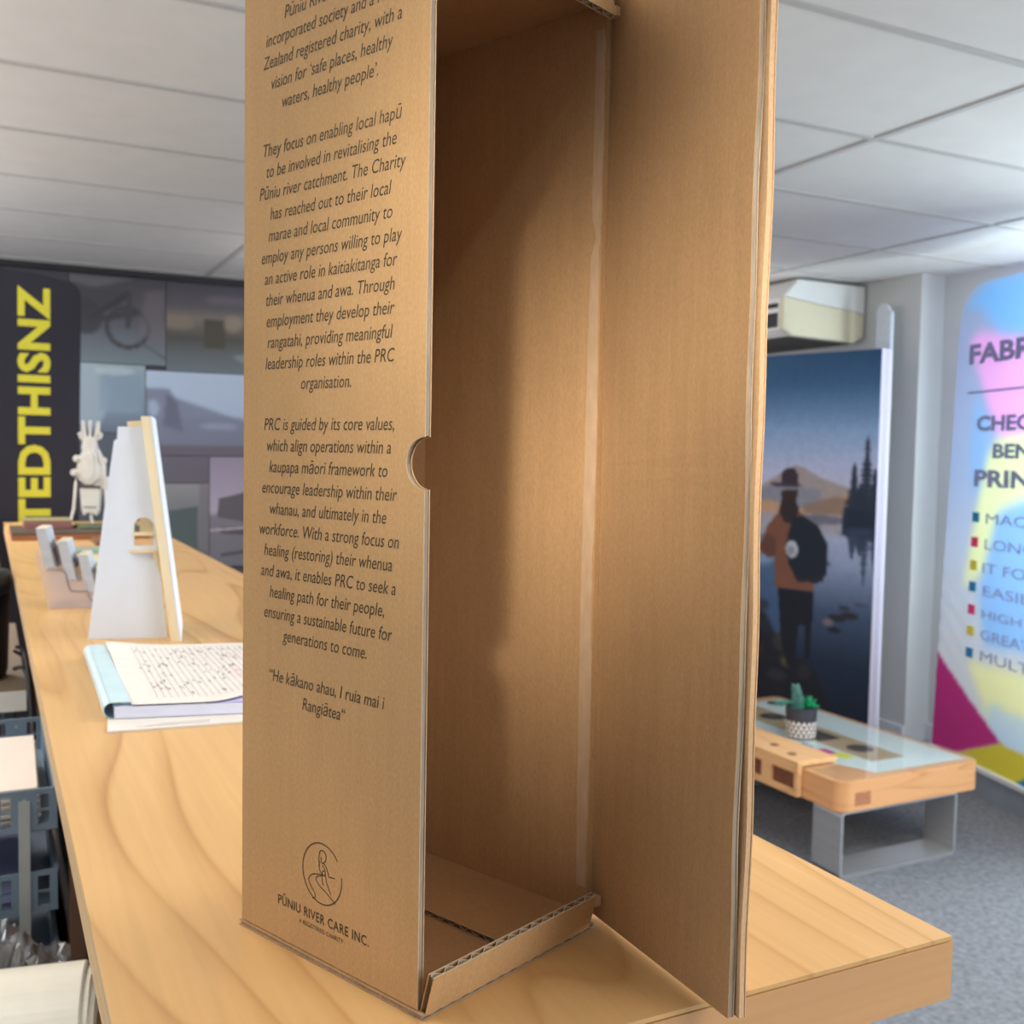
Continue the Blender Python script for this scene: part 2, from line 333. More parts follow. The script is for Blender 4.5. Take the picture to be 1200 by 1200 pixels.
# ------------------------------------------------------------------ the cardboard box
M_k = kraft('kraft_outside', (190, 152, 108), 0.045)
M_ki = kraft('kraft_inside', (180, 142, 102), 0.07)
M_core = mat('flute_edge', (158, 144, 128), 0.9, var=0.18, scale=(500, 500, 60))
M_flute = mat('flute_paper', (200, 182, 156), 0.9, var=0.08, scale=(300, 300, 300))
M_liner = mat('liner_edge', (196, 172, 140), 0.9, var=0.1, scale=(300, 300, 300))
M_ink = mat('brown_ink', (74, 62, 40), 0.8, var=0.08, scale=(900, 900, 900))
M_tear = mat('torn_paper', (190, 158, 126), 0.95, var=0.08, scale=(200, 200, 60))
M_pale = kraft('kraft_printed_pale', (214, 176, 136), 0.05)
BN = (0.1897, 0.4646, CT); BR = math.atan2(0.3762, 0.9266)
bx = thing('cardboard_box', 'tall open brown cardboard gift box with printed side and swung-out door', 'box', BN, BR)
BM = Matrix.Translation(BN) @ Matrix.Rotation(BR, 4, 'Z')      # x across the opening's depth, y away from the opening, z up
BW, BD, BH, TH = 0.1405, 0.1535, 0.545, 0.004

def corrugated(mb, o, l, t, e, length, thick, depth, wave=0.0094, core_depth=None, ml=0, mc=1):
    """two liners and the wavy paper between them; l along, t through, e inward from the cut edge"""
    o, l, t, e = Vector(o), Vector(l), Vector(t), Vector(e); s = 0.00045
    for k in (0, thick - s):
        b = o + t * k
        mb.prism([b, b + l * length, b + l * length + t * s, b + t * s], e * depth, ml)
        c = b - e * 0.0003; mb.prism([c, c + l * length, c + l * length + t * s, c + t * s], e * 0.0003, mc)
    cd = core_depth or depth; n = max(4, int(length / wave) * 8); a = (thick - 2 * s) / 2; pts = []
    for i in range(n + 1):
        x = length * i / n; q = math.sin(2 * math.pi * x / wave); q = max(-1, min(1, q * 1.25)) * (a - 0.0004)
        pts.append(o + l * x + t * (thick / 2 + q))
    for i in range(n):
        th = t * 0.0005; p, q = pts[i] - th * 0.5, pts[i + 1] - th * 0.5
        mb.add([p, q, q + e * cd, p + e * cd, p + th, q + th, q + e * cd + th, p + e * cd + th], [(0, 1, 2, 3), (7, 6, 5, 4), (0, 4, 5, 1), (2, 6, 7, 3)], mc)

# printed side panel, with the thumb notch cut into its free edge
def notch_panel(inset):
    r = 0.0127 + inset; pts = [(0.0044 + inset, 0.0036), (BD, 0.0036), (BD, BH), (0.0044 + inset, BH)]
    return pts + [(0.0044 + inset + r * math.sin(math.radians(a)) * 1.02, 0.274 + r * math.cos(math.radians(a))) for a in range(0, 181, 9)]
mb = MB(BM)
mb.prism([(0, y, z) for y, z in notch_panel(0)], (0.0006, 0, 0), 0, 2)
mb.prism([(0.0006, y, z) for y, z in notch_panel(0.0006)], (TH - 0.0012, 0, 0), 1)
mb.prism([(TH - 0.0006, y, z) for y, z in notch_panel(0)], (0.0006, 0, 0), 3, 2)
front = mb.build('front_panel', [M_k, M_core, M_liner, M_ki], bx)

paras = [
    (0.5110, ['Pūniu River Care is an', 'incorporated society and a New', 'Zealand registered charity, with a', 'vision for ‘safe places, healthy', 'waters, healthy people’.']),
    (0.4405, ['They focus on enabling local hapū', 'to be involved in revitalising the', 'Pūniu river catchment. The Charity', 'has reached out to their local', 'marae and local community to', 'employ any persons willing to play', 'an active role in kaitiakitanga for', 'their whenua and awa. Through', 'employment they develop their', 'rangatahi, providing meaningful', 'leadership roles within the PRC', 'organisation.']),
    (0.2900, ['PRC is guided by its core values,', 'which align operations within a', 'kaupapa māori framework to', 'encourage leadership within their', 'whanau, and ultimately in the', 'workforce. With a strong focus on', 'healing (restoring) their whenua', 'and awa, it enables PRC to seek a', 'healing path for their people,', 'ensuring a sustainable future for', 'generations to come.']),
    (0.1495, ['“He kākano ahau, I ruia mai i', 'Rangiātea“'])]
ex, ey = Vector((0, -1, 0)), Vector((0, 0, 1))
TS = 0.0098
xs = 0.1124 / width(glyphs('They focus on enabling local hapū', TS, 1.0, 0.2)[0])
for top, lines in paras:
    mb = MB(BM)
    for i, t in enumerate(lines):
        write(mb, glyphs(t, TS, xs, 0.2), (-0.00015, 0.0800, top - i * 0.01168), ex, ey)
    mb.build('printed_text', M_ink, front)
# logo: open ring, seated figure with a river running down from it, two lines of capitals
def stroke(mb, pts, w, cx=0.0795, cz=0.0512, s=1.0):
    P = [Vector((0, -x * s + cx, z * s + cz)) for x, z in pts]; L, R = [], []
    for i, p in enumerate(P):
        t = (P[min(i + 1, len(P) - 1)] - P[max(i - 1, 0)]).normalized(); nrm = Vector((0, -t.z, t.y)) * w / 2
        L.append(p + nrm + Vector((-0.00015, 0, 0))); R.append(p - nrm + Vector((-0.00015, 0, 0)))
    n = len(P); mb.add(L + R, [(i, i + 1, n + i + 1, n + i) for i in range(n - 1)])
def spline(ctrl, n=8):
    out = []
    for i in range(len(ctrl) - 1):
        p0, p1, p2, p3 = ctrl[max(i - 1, 0)], ctrl[i], ctrl[i + 1], ctrl[min(i + 2, len(ctrl) - 1)]
        for k in range(n):
            t = k / n
            out.append(tuple(0.5 * ((2 * b) + (-a + c) * t + (2 * a - 5 * b + 4 * c - d) * t * t + (-a + 3 * b - 3 * c + d) * t ** 3) for a, b, c, d in zip(p0, p1, p2, p3)))
    return out + [tuple(ctrl[-1])]
mb = MB(BM); R = 0.0166
stroke(mb, [(R * math.cos(math.radians(a)), R * math.sin(math.radians(a))) for a in range(38, 372, 6)], 0.0007)
u = 0.0166
for c in ([(-.12, .22), (-.16, .45), (-.12, .70), (.02, .78), (.18, .70), (.2, .52), (.1, .40), (.0, .36), (-.05, .42), (-.03, .55)],
          [(-.12, .40), (-.15, .25), (-.1, .08), (.0, .0), (.08, -.05)],
          [(.05, .38), (.2, .30), (.3, .14), (.36, .0), (.52, .02), (.66, .02)],
          [(.0, .30), (.1, .22), (.17, .1), (.14, -.02), (.04, -.02), (.04, .1), (.12, .12)],
          [(.1, -.02), (-.2, -.06), (-.52, -.16), (-.68, -.36), (-.54, -.58), (-.36, -.74), (-.34, -.88), (-.48, -.94)],
          [(.0, -.06), (-.22, -.14), (-.3, -.26), (-.12, -.42), (.22, -.56), (.5, -.70), (.70, -.80)],
          [(.0, .0), (.02, -.2), (.08, -.36)], [(.18, .02), (.24, -.2), (.34, -.38), (.46, -.56)]):
    stroke(mb, spline([(x * u, z * u) for x, z in c]), 0.0006)
g = glyphs('PŪNIU RIVER CARE INC.', 0.0075, 1, 0, weight=0.0001, spacing=1.08); k = 0.0775 / width(g[0])
write(mb, ([(x * k, y) for x, y in g[0]], g[1]), (-0.00015, 0.0797, 0.0236), ex, ey)
g = glyphs('A REGISTERED CHARITY', 0.0036, 1, 0, spacing=1.1); k = 0.0376 / width(g[0])
write(mb, ([(x * k, y) for x, y in g[0]], g[1]), (-0.00015, 0.0802, 0.0184), ex, ey)
mb.build('printed_logo', M_ink, front)['label'] = 'line drawing of a seated figure in a ring over two lines of capitals'

MB(BM).box((BW, 0.0062, 0.003), (BW + TH, BD, BH)).build('rear_panel', M_ki, bx)
MB(BM).box((TH, BD - TH, 0.003), (BW, BD, BH)).build('end_panel', M_ki, bx)
mb = MB(BM); corrugated(mb, (-0.0012, 0, 0.0002), (1, 0, 0), (0, 0, 1), (0, 1, 0), BW, 0.0028, BD + 0.001, core_depth=0.01)
mb.box((-0.0004, 0.0008, 0.0006), (0.002, BD, 0.0026), 1)
mb.build('bottom_panel', [M_ki, M_core], bx)
mb = MB(BM); corrugated(mb, (0.078, 0.0032, 0.0031), (0, 1, 0), (0, 0, 1), (1, 0, 0), BD - 0.008, 0.0036, BW - 0.0782, core_depth=0.012); mb.build('inner_flap', [M_ki, M_flute], bx)
mb = MB(BM); corrugated(mb, (0.078, 0.0062, 0.536), (0, 1, 0), (0, 0, 1), (1, 0, 0), BD - 0.011, 0.0036, BW - 0.0782, core_depth=0.012); mb.build('inner_flap', [M_ki, M_flute], bx)
MB(BM).box((TH, 0.001, 0.5398), (BW, BD - TH, 0.5436)).build('top_panel', M_ki, bx)
# the two tuck lips, each leaning a little out of the opening, with the flutes showing on the cut edge
def lip(zroot, ztip, lean, name):
    e = Vector((0, lean, zroot - ztip)); d = e.length; e.normalize(); t = Vector((1, 0, 0)).cross(e)
    if t.y < 0: t = -t
    mb = MB(BM)
    o = Vector((0.0012, -lean, ztip))
    corrugated(mb, o, (1, 0, 0), t, e, 0.1335, TH, d, wave=0.0095)
    mb.box((0.1335, -lean - 0.0005, min(ztip, ztip + (zroot - ztip) * 0.3)), (0.1372, -lean + 0.0042, max(ztip, ztip + (zroot - ztip) * 0.3) - 0.0005), 2)
    return mb.build(name, [M_k, M_flute, M_tear], bx)
lip(0.0014, 0.0226, 0.0058, 'tuck_lip'); lip(0.5430, 0.5243, 0.0050, 'tuck_lip')

# the door: two skins of board with a thin dark gap, hinged on the far edge of the opening
mb = MB(); zb, zt = CT + 0.0046, CT + 0.543
def wav(z, s): return 0.0005 * math.sin(z * 23 + s) + 0.0004 * math.sin(z * 61 + 2 * s)
n = 48
def skin(x0, x1, ye, s, m0, m1, m2, m3):
    """one skin as inner liner, core and outer liner, its free edge slightly wavy"""
    for a, b, d, mi in ((x0, x0 + 0.0006, 0, m0), (x0 + 0.0006, x1 - 0.0006, 0.0005, m1), (x1 - 0.0006, x1, 0, m2)):
        vs = []
        for i in range(n + 1):
            z = zb + (zt - zb) * i / n; w = wav(z, s)
            vs += [(a + w, ye + d, z), (b + w, ye + d, z), (b, 0.5235, z), (a, 0.5235, z)]
        fs = [(4 * i + k, 4 * i + (k + 1) % 4, 4 * i + 4 + (k + 1) % 4, 4 * i + 4 + k) for i in range(n) for k in range(4)]
        mb.add(vs, fs + [(0, 1, 2, 3), (4 * n, 4 * n + 1, 4 * n + 2, 4 * n + 3)], mi)
skin(0.3228, 0.3266, 0.3962, 0.4, 0, 1, 2, 0)
skin(0.3278, 0.3318, 0.3935, 2.1, 3, 3, 3, 3)
door = mb.build('door', [M_ki, M_core, M_liner, M_pale, M_tear], bx)
# folded hinge between the rear panel and the door
h0 = BM @ Vector((BW, 0.0066, 0)); h1 = BM @ Vector((BW + TH, 0.0066, 0))
mb = MB(); q = spline([(h0.x, h0.y), (h0.x + 0.0018, h0.y + 0.0018), (0.3225, 0.5262), (0.3228, 0.5225)], 6); q2 = spline([(h1.x, h1.y), (h1.x + 0.002, h1.y + 0.004), (0.3310, 0.5290), (0.3318, 0.5225)], 6)
mb.prism([(x, y, zb) for x, y in q] + [(x, y, zb) for x, y in reversed(q2)], (0, 0, zt - zb)); mb.build('hinge_fold', M_ki, bx)
# ragged strip where the tear-off tape was pulled
mb = MB(BM); rr = random.Random(3); L, Rr = [], []
for i in range(90):
    z = 0.022 + 0.5 * i / 89; k = rr.uniform(-0.0004, 0.0004)
    thin = math.exp(-((z - 0.405) / 0.008) ** 2) * 0.0035
    L.append((BW - 0.0003, 0.0142 - thin + 0.0012 * math.sin(z * 9) + k * 0.5, z)); Rr.append((BW - 0.0003, 0.0072 + k + 0.0006 * math.sin(z * 37), z))
nn = len(L); mb.add(L + Rr, [(i, i + 1, nn + i + 1, nn + i) for i in range(nn - 1)])
mb.tube([(BW - 0.0004, p[1], p[2]) for p in Rr], 0.0004, 5)
mb.build('torn_strip', M_tear, bx)['label'] = 'pale ragged strip of torn liner paper'

# ------------------------------------------------------------------ things standing on the counter
# easel-backed sign
M_foam = mat('foam_board_face', (222, 232, 248), 0.5, var=0.015)
M_cream = mat('cream_card_edge', (232, 218, 186), 0.7, var=0.04, scale=(60, 60, 10))
sg = thing('easel_sign', 'white easel-backed sign seen edge-on from behind, propped on its strut', 'sign', (0.24, 1.58, CT))
a, b = Vector((0.1285, 1.6113, CT)), Vector((0.2358, 1.5854, CT)); d = (b - a).normalized(); nrm = Vector((d.y, -d.x, 0))
SM = Matrix(((d.x, nrm.x, 0, a.x), (d.y, nrm.y, 0, a.y), (0, 0, 1, CT), (0, 0, 0, 1)))      # x along strut, y to the camera, z up
out = [(0, 0), (0.1095, 0), (0.078, 0.298), (0.0745, 0.3075), (0.0415, 0.3070), (0.0405, 0.289), (0.0365, 0.287)]
hole = [(0.0633, 0.1350)] + [(0.0768 - 0.0135 * math.cos(math.radians(q)), 0.163 + 0.0135 * math.sin(math.radians(q))) for q in range(0, 181, 15)] + [(0.0903, 0.1350)]
mb = MB(SM)
lo = [(0, 0), (0.1095, 0), (0.0952, 0.1350), (0.0165, 0.1350)]
mid_l = [(0.0165, 0.1350), (0.0633, 0.1350)] + hole[1:8] + [(0.0768, 0.200), (0.02445, 0.200)]
mid_r = [(0.0903, 0.1350), (0.0952, 0.1350), (0.0884, 0.200), (0.0768, 0.200)] + hole[7:-1]
hi = [(0.02445, 0.200), (0.0884, 0.200)] + out[2:]
for p in (lo, mid_l, mid_r, hi): mb.prism([(x, 0, z) for x, z in p], (0, -0.004, 0), 0, 1)
mb.build('strut', [M_foam, M_cream], sg)
# board, leaning back against the strut, seen along its edge
e0, e1 = Vector((0.234, 1.5492, CT)), Vector((0.2485, 1.5436, CT)); ed = (e1 - e0).normalized(); back = Vector((0.170, 0.985, 0)).normalized()
tilt = Vector((-0.038, 0.018, 0.322)) 
mb = MB()
for k0, k1, mi in ((0, 0.0125, 0), (0.0128, 0.0150, 1)):
    p = [e0 + ed * k0, e0 + ed * k1, e0 + ed * k1 + tilt, e0 + ed * k0 + tilt]; mb.prism(p, back * 0.16, mi)
mb.build('sign_board', [M_cream, M_foam], sg)
MB(SM).prism([(0.055, -0.004, 0.290), (0.078, -0.004, 0.290), (0.074, -0.004, 0.3165), (0.0540, -0.004, 0.3145)], (0, -0.003, 0)).build('hinge_flange', M_cream, sg)
mb = MB(SM); mb.box((0.0625, -0.012, 0.1500), (0.0925, 0.004, 0.1545)); mb.box((0.0580, -0.010, 0.1255), (0.0935, 0.006, 0.1300)); mb.prism([(0.0880, 0.001, 0.126), (0.0955, 0.001, 0.126), (0.0990, 0.001, 0.095)], (0, 0.003, 0)); mb.box((0.0700, -0.02, 0.152), (0.0925, -0.012, 0.176)); mb.build('locking_tab', M_cream, sg)

# tiered business card holder and the four stacks of cards in it
M_acr = clear('clear_acrylic', (244, 240, 240), 0.30, (236, 228, 230))
M_acr_e = clear('acrylic_edge', (170, 176, 190), 0.55, (150, 155, 172))
M_card = mat('card_face', (186, 194, 208), 0.6, var=0.06, scale=(60, 60, 160)); M_cardtop = mat('card_top', (226, 214, 190), 0.7, var=0.05, scale=(300, 30, 30))
q9 = math.radians(-9.5); HO = (0.092, 1.9286, CT)
HM = Matrix.Translation(HO) @ Matrix.Rotation(q9, 4, 'Z')          # x towards the fronts of the cards, y along the card width
ho = thing('card_holder', 'clear acrylic four-tier card holder on the counter beside the white sign', 'card holder', HO, q9)
tiers = [(-0.0215, 0.068, 0.066), (0.0125, 0.046, 0.066), (0.0445, 0.024, 0.064), (0.0735, 0.006, 0.060)]     # x of tier front, floor, card height
mb = MB(HM)
side = [(0, 0), (0.098, 0), (0.092, 0.030), (0.062, 0.028), (0.058, 0.046), (0.030, 0.046), (0.024, 0.068), (-0.004, 0.068), (-0.016, 0.100), (-0.0215, 0.102)]
for y in (0, 0.092): mb.prism([(x, y, z) for x, z in side], (0, 0.002, 0))
for x, zf, hh in tiers: mb.prism([(x + 0.0325, 0.002, zf), (x + 0.0345, 0.002, zf), (x + 0.0265, 0.002, zf + 0.034), (x + 0.0245, 0.002, zf + 0.034)], (0, 0.09, 0))
mb.box((0.0, 0.002, 0), (0.096, 0.092, 0.002))
mb.build('tier_body', M_acr, ho)
mb = MB(HM)
for pts in ([(-0.002, 0.067), (0.018, 0.067), (0.026, 0.063), (0.031, 0.046)], [(0.030, 0.046), (0.034, 0.034), (0.040, 0.030), (0.062, 0.030)], [(0.062, 0.03), (0.066, 0.016), (0.073, 0.012), (0.096, 0.012)]):
    mb.tube([(x, -0.0008, z) for x, z in spline(pts, 4)], 0.0011, 6)
mb.build('tier_rim', M_acr_e, ho)
names = ['pale business card stack in the highest tier of the clear holder', 'pale business card stack in the second-highest tier of the clear holder', 'pale business card stack in the third tier of the clear holder', 'pale business card stack in the lowest tier, half hidden by the sign']
for (x, zf, hh), lab in zip(tiers, names):
    lean = -0.23; mb = MB(HM); z0 = zf + 0.003
    p = [(x + 0.003, 0.003, z0), (x + 0.019, 0.003, z0), (x + 0.019 + lean * hh * 0.9, 0.003, z0 + hh), (x + 0.003 + lean * hh * 0.9, 0.003, z0 + hh)]
    p = [(px_ + 0.012, py_, pz_) for px_, py_, pz_ in p]
    mb.prism(p, (0, 0.086, 0))
    t = [(p[3][0], 0.003, p[3][2]), (p[2][0], 0.003, p[2][2]), (p[2][0], 0.003, p[2][2] + 0.0006), (p[3][0], 0.003, p[3][2] + 0.0006)]
    mb.prism(t, (0, 0.086, 0), 1)
    tag(mb.build('business_card_stack', [M_card, M_cardtop]), lab, 'business cards', 'business cards in the clear holder')

# booklet of printed pages with a pale blue spine, and the loose sheets under it
M_page = mat('page_white', (218, 213, 208), 0.7, var=0.015); M_bluepage = mat('page_edge_blue', (224, 230, 252), 0.7, var=0.04, scale=(20, 20, 500)); M_spine = mat('spine_blue', (186, 214, 224), 0.35, var=0.04)
M_line = mat('print_grey', (168, 162, 164), 0.8); M_red = mat('print_red', (232, 176, 170), 0.8); M_lilac = mat('page_lilac', (196, 192, 236), 0.7, var=0.05)
NB = Vector((0.108, 1.118, CT)); na = math.radians(-12.5); NM = Matrix.Translation(NB) @ Matrix.Rotation(na, 4, 'Z')
NW, ND, NH = 0.225, 0.335, 0.0185
shear = 0.14
def nb(x, y, z): return (x - 0.198 * y, y, z)
bk = thing('booklet', 'thick open booklet of ruled printed pages with pale blue spine beside the box', 'booklet', NB, na)
LS = 0.0030
lo_ = MB(NM); lo_.prism([nb(-0.0045, -0.047, 0), nb(0.20, -0.022, 0), nb(0.20, 0.25, 0), nb(0.02, 0.25, 0)], (0, 0, LS - 0.0008))
for k in range(3): lo_.prism([(0.03 + 0.01 * k, -0.036 + 0.005 * k, LS - 0.0009), (0.10, -0.0275 + 0.005 * k, LS - 0.0009), (0.10, -0.0268 + 0.005 * k, LS - 0.0009), (0.03 + 0.01 * k, -0.0353 + 0.005 * k, LS - 0.0009)], (0, 0, 0.0003), 1)
tag(lo_.build('loose_sheets', [M_page, M_line]), 'white loose sheets poking out from under the thick booklet', 'paper')
MB(NM).prism([nb(0.006, 0, LS), nb(NW, 0.0, LS), nb(NW, ND, LS), nb(0.006, ND, LS)], (0, 0, NH - LS - 0.004)).build('page_block', M_bluepage, bk)
prof = arc(0.006, LS + (NH - LS) / 2, (NH - LS) / 2 + 0.0003, 90, 270, 10)
mb = MB(NM); mb.prism([nb(x - 0.003, 0.002, z) for x, z in prof] + [nb(x + 0.0012 - 0.003, 0.002, z) for x, z in reversed(prof)], Vector(nb(0, ND - 0.004, 0)))
mb.prism([nb(0.003, 0.002, NH), nb(0.022, 0.002, NH), nb(0.022, ND - 0.002, NH), nb(0.003, ND - 0.002, NH)], (0, 0, 0.0008)); mb.build('spine', M_spine, bk)
def curl(u, v):
    x = 0.022 + (NW - 0.022) * u; y = ND * v
    y0 = 0.0 + 0.11 * max(0, (u - 0.40) / 0.6) ** 1.5 * (1 - v)
    z = NH - 0.002 + 0.012 * max(0, (u - 0.35) / 0.65) ** 1.4 * (1 - v) ** 1.5 + 0.006 * math.exp(-((u - 0.0) / 0.2) ** 2) * v
    return x, y + y0, z
mb = MB(NM); mb.grid(lambda u, v: nb(*curl(u, v)), 24, 16)
o = mb.build('top_page', M_page, bk, smooth=True)
mb = MB(NM); mb.grid(lambda u, v: nb(0.08 + (NW - 0.08) * u, 0.10 * v, NH - 0.0042 + 0.006 * u ** 1.5 * (1 - v)), 12, 6)
o = mb.build('under_page', M_lilac, bk, smooth=True)
mb = MB(NM); rr = random.Random(5)
def on(u, v, dz=0.0006): x, y, z = curl(u, v); return Vector(nb(x, y, z + dz))
for k in range(24):
    u = 0.14 + k * 0.035; v0 = 0.07; v1 = 0.93
    for j in range(12):
        va, vb = v0 + (v1 - v0) * j / 12, v0 + (v1 - v0) * (j + 1) / 12
        mb.add([on(u, va), on(u + 0.0028, va), on(u + 0.0028, vb), on(u, vb)], [(0, 1, 2, 3)])
for k in range(150):
    u = 0.10 + 0.8 * rr.random() ** 0.8; v = 0.08 + 0.8 * rr.random(); du, dv = 0.012, 0.008 + 0.03 * rr.random(); red = (u > 0.62 and rr.random() < 0.35)
    mb.add([on(u, v, 0.0007), on(u + du, v, 0.0007), on(u + du, v + dv, 0.0007), on(u, v + dv, 0.0007)], [(0, 1, 2, 3)], 1 if red else 0)
mb.build('printed_table', [M_line, M_red], bk)

# sample boards, a pad and leaflets at the far end of the counter
M_tim = mat('timber_sample', (150, 92, 56), 0.5, var=0.2, scale=(8, 60, 60)); M_dtop = mat('dark_sample', (76, 62, 52), 0.5, var=0.2, scale=(14, 14, 14))
mb = MB(); mb.box((0.062, 3.32, CT), (0.44, 3.66, CT + 0.016), 0); mb.box((0.062, 3.325, CT + 0.016), (0.44, 3.66, CT + 0.021), 1)
tag(mb.build('timber_sample_board', [M_tim, M_dtop], bevel=0.001), 'brown timber sample board lying at the far end of the counter', 'sample board')
mb = MB(); mb.box((0.10, 3.50, CT + 0.021), (0.235, 3.64, CT + 0.043), 0); mb.box((0.10, 3.50, CT + 0.043), (0.235, 3.64, CT + 0.047), 1)
tag(mb.build('magazine_pile', [mat('dusky_pink_cover', (150, 96, 92), 0.5, var=0.25, scale=(10, 10, 200)), mat('olive_cover', (150, 140, 104), 0.5, var=0.2, scale=(14, 14, 14))], bevel=0.001), 'low pile of pinkish brochures on the timber sample board', 'brochures')
mb = MB(); mb.box((0.25, 3.44, CT + 0.021), (0.43, 3.62, CT + 0.028)); tag(mb.build('green_sample_tile', mat('moss_print', (88, 96, 68), 0.6, var=0.3, scale=(30, 30, 30))), 'mottled green sample tile under the white creature figurine', 'sample tile')
mb = MB(); mb.box((0.27, 3.10, CT), (0.36, 3.26, CT + 0.012), 0); tag(mb.build('wooden_block', mat('dark_wood_block', (122, 78, 44), 0.5, var=0.2, scale=(10, 50, 50)), bevel=0.001), 'small brown wooden block in front of the timber sample board', 'block')
M_teal = mat('leaflet_teal', (120, 164, 150), 0.5, var=0.12, scale=(16, 16, 16)); M_lcream = mat('leaflet_cream', (214, 206, 164), 0.5, var=0.08, scale=(20, 20, 20)); M_lgrey = mat('leaflet_grey', (164, 152, 132), 0.5, var=0.25, scale=(22, 22, 22))
mb = MB(); mb.box((0.195, 2.90, CT), (0.38, 2.98, CT + 0.004), 0); mb.box((0.20, 2.98, CT), (0.39, 3.07, CT + 0.004), 1)
tag(mb.build('leaflet', [M_teal, M_lgrey]), 'grey and teal leaflet behind the card holder, farther of two', 'leaflet', 'leaflets on the counter')
mb = MB(); mb.box((0.185, 2.60, CT), (0.36, 2.645, CT + 0.004), 0); mb.box((0.19, 2.645, CT), (0.37, 2.80, CT + 0.004), 1)
tag(mb.build('leaflet', [M_teal, M_lcream]), 'cream leaflet with teal edge behind the card holder, nearer of two', 'leaflet', 'leaflets on the counter')

# white card creature
M_wc = mat('white_card', (228, 226, 222), 0.6, var=0.06, scale=(30, 30, 30)); M_gap = mat('card_gap', (96, 84, 74), 0.8)
F0 = Vector((0.292, 3.55, CT + 0.028)); fv = Vector((0.8938, -0.448, 0)).normalized(); fn = Vector((-0.448, -0.8938, 0)).normalized()
FM = Matrix(((fv.x, fn.x, 0, F0.x), (fv.y, fn.y, 0, F0.y), (0, 0, 1, F0.z), (0, 0, 0, 1)))          # x to the right, y to the viewer
S = 3.36 / 1227                                                                                    # metres for a step of its outline
fg = thing('creature_figurine', 'white slotted-card creature with three horns and long thin legs', 'figurine', F0)
def fpt(px_, py_): return ((px_ - 105) * S, (608 - py_) * S)
def plate(mb, pts, y, t, mi=0): mb.prism([(fpt(*p)[0], y, fpt(*p)[1]) for p in pts], (0, t, 0), mi)
mb = MB(FM); plate(mb, [(97, 520), (99, 508), (104, 506), (110, 508), (113, 520), (109, 530), (101, 530)], -0.015, 0.03)
plate(mb, [(91, 503), (94, 501), (98, 504), (99, 509), (94, 510)], -0.004, 0.008); plate(mb, [(112, 504), (116, 501), (120, 503), (118, 509), (112, 510)], -0.004, 0.008); mb.build('head', M_wc, fg, bevel=0.002)
for hp in ([(96, 488), (98.5, 488), (102, 512), (99, 516), (95, 508)], [(104, 488), (107, 488), (106.5, 508), (104, 508)], [(113, 489), (116.5, 489), (116, 506), (111, 516), (109, 512)]):
    mb = MB(FM); plate(mb, hp, -0.004, 0.008); mb.build('horn', M_wc, fg, bevel=0.0015)
mb = MB(FM); plate(mb, [(98, 520), (113, 520), (118, 530), (121, 540), (121, 552), (126, 560), (123, 566), (115, 566), (108, 562), (99, 562), (91, 556), (89, 545), (91, 532)], -0.02, 0.02)
plate(mb, [(97, 524), (112, 524), (116, 540), (115, 556), (106, 562), (98, 556), (94, 540)], 0.0, 0.012); plate(mb, [(101, 526), (105, 524), (109, 526), (110, 545), (107, 556), (103, 556), (100, 545)], 0.012, 0.01)
for c in ((90, 532), (87, 548), (120, 534), (124, 556)): mb.prism([(fpt(c[0] + 3.5 * math.cos(k), c[1] + 4 * math.sin(k))[0], -0.012, fpt(c[0], c[1] + 4 * math.sin(k))[1]) for k in [i * math.pi / 4 for i in range(8)]], (0, 0.024, 0))
mb.build('shell', M_wc, fg, bevel=0.002)
mb = MB(FM); plate(mb, [(94, 565), (117, 565), (115, 592), (112, 597), (108, 594), (102, 594), (98, 597), (96, 590)], -0.012, 0.02); plate(mb, [(94, 563), (117, 563), (117, 566), (94, 566)], -0.006, 0.016, 1)
for y in (587,): plate(mb, [(98, y), (113, y), (113, y + 1.4), (98, y + 1.4)], 0.0081, 0.0008, 1)
mb.build('abdomen', [M_wc, M_gap], fg, bevel=0.0015)
for path in ([(89, 550), (88.5, 560), (86, 590), (82, 606), (79, 611)], [(121, 552), (122.5, 570), (124.5, 596), (126, 607.5)], [(106, 590), (106, 600), (107.5, 607.5)]):
    mb = MB(FM); mb.tube([(fpt(*p)[0], 0.0, max(0.004, fpt(*p)[1])) for p in path], 0.0048, 8); mb.build('leg', M_wc, fg)

# ------------------------------------------------------------------ behind the counter, on the left
M_white = mat('white_laminate', (242, 242, 236), 0.4, var=0.02); M_black = mat('black_plastic', (26, 29, 36), 0.45, var=0.1); M_cable = mat('cable_black', (30, 31, 34), 0.5); M_cableg = mat('cable_grey', (92, 92, 92), 0.5)
dk = thing('staff_desk', 'low white staff desk behind the counter under the trays', 'desk', (-0.4, 1.4, 0))
MB().box((-0.9, 0.5, 0.715), (0.09, 2.2, 0.745)).build('desktop', mat('desk_grey', (140, 140, 140), 0.5), dk)
MB().box((-0.88, 0.55, 0), (-0.85, 2.15, 0.715)).build('side_panel', M_white, dk)
MB().box((0.055, 0.55, 0), (0.085, 2.15, 0.715)).build('side_panel', M_white, dk)
sh = thing('side_shelf', 'white shelf edge behind the counter under the black canister', 'shelf', (-0.3, 2.9, 0))
MB().box((-0.7, 2.45, 0.907), (0.0725, 3.4, 0.95)).build('shelf_board', M_white, sh, bevel=0.001)
MB().box((-0.699, 2.452, 0.9502), (0.0715, 3.398, 0.9508)).build('shelf_surface', mat('shelf_taupe', (122, 108, 90), 0.6), sh)
MB().box((-0.7, 3.36, 0), (0.07, 3.39, 0.907)).build('back_panel', M_brown, sh)
MB().box((0.03, 2.62, 0), (0.05, 3.36, 0.907)).build('side_panel', mat('bluegrey_panel', (104, 122, 136), 0.6), sh)
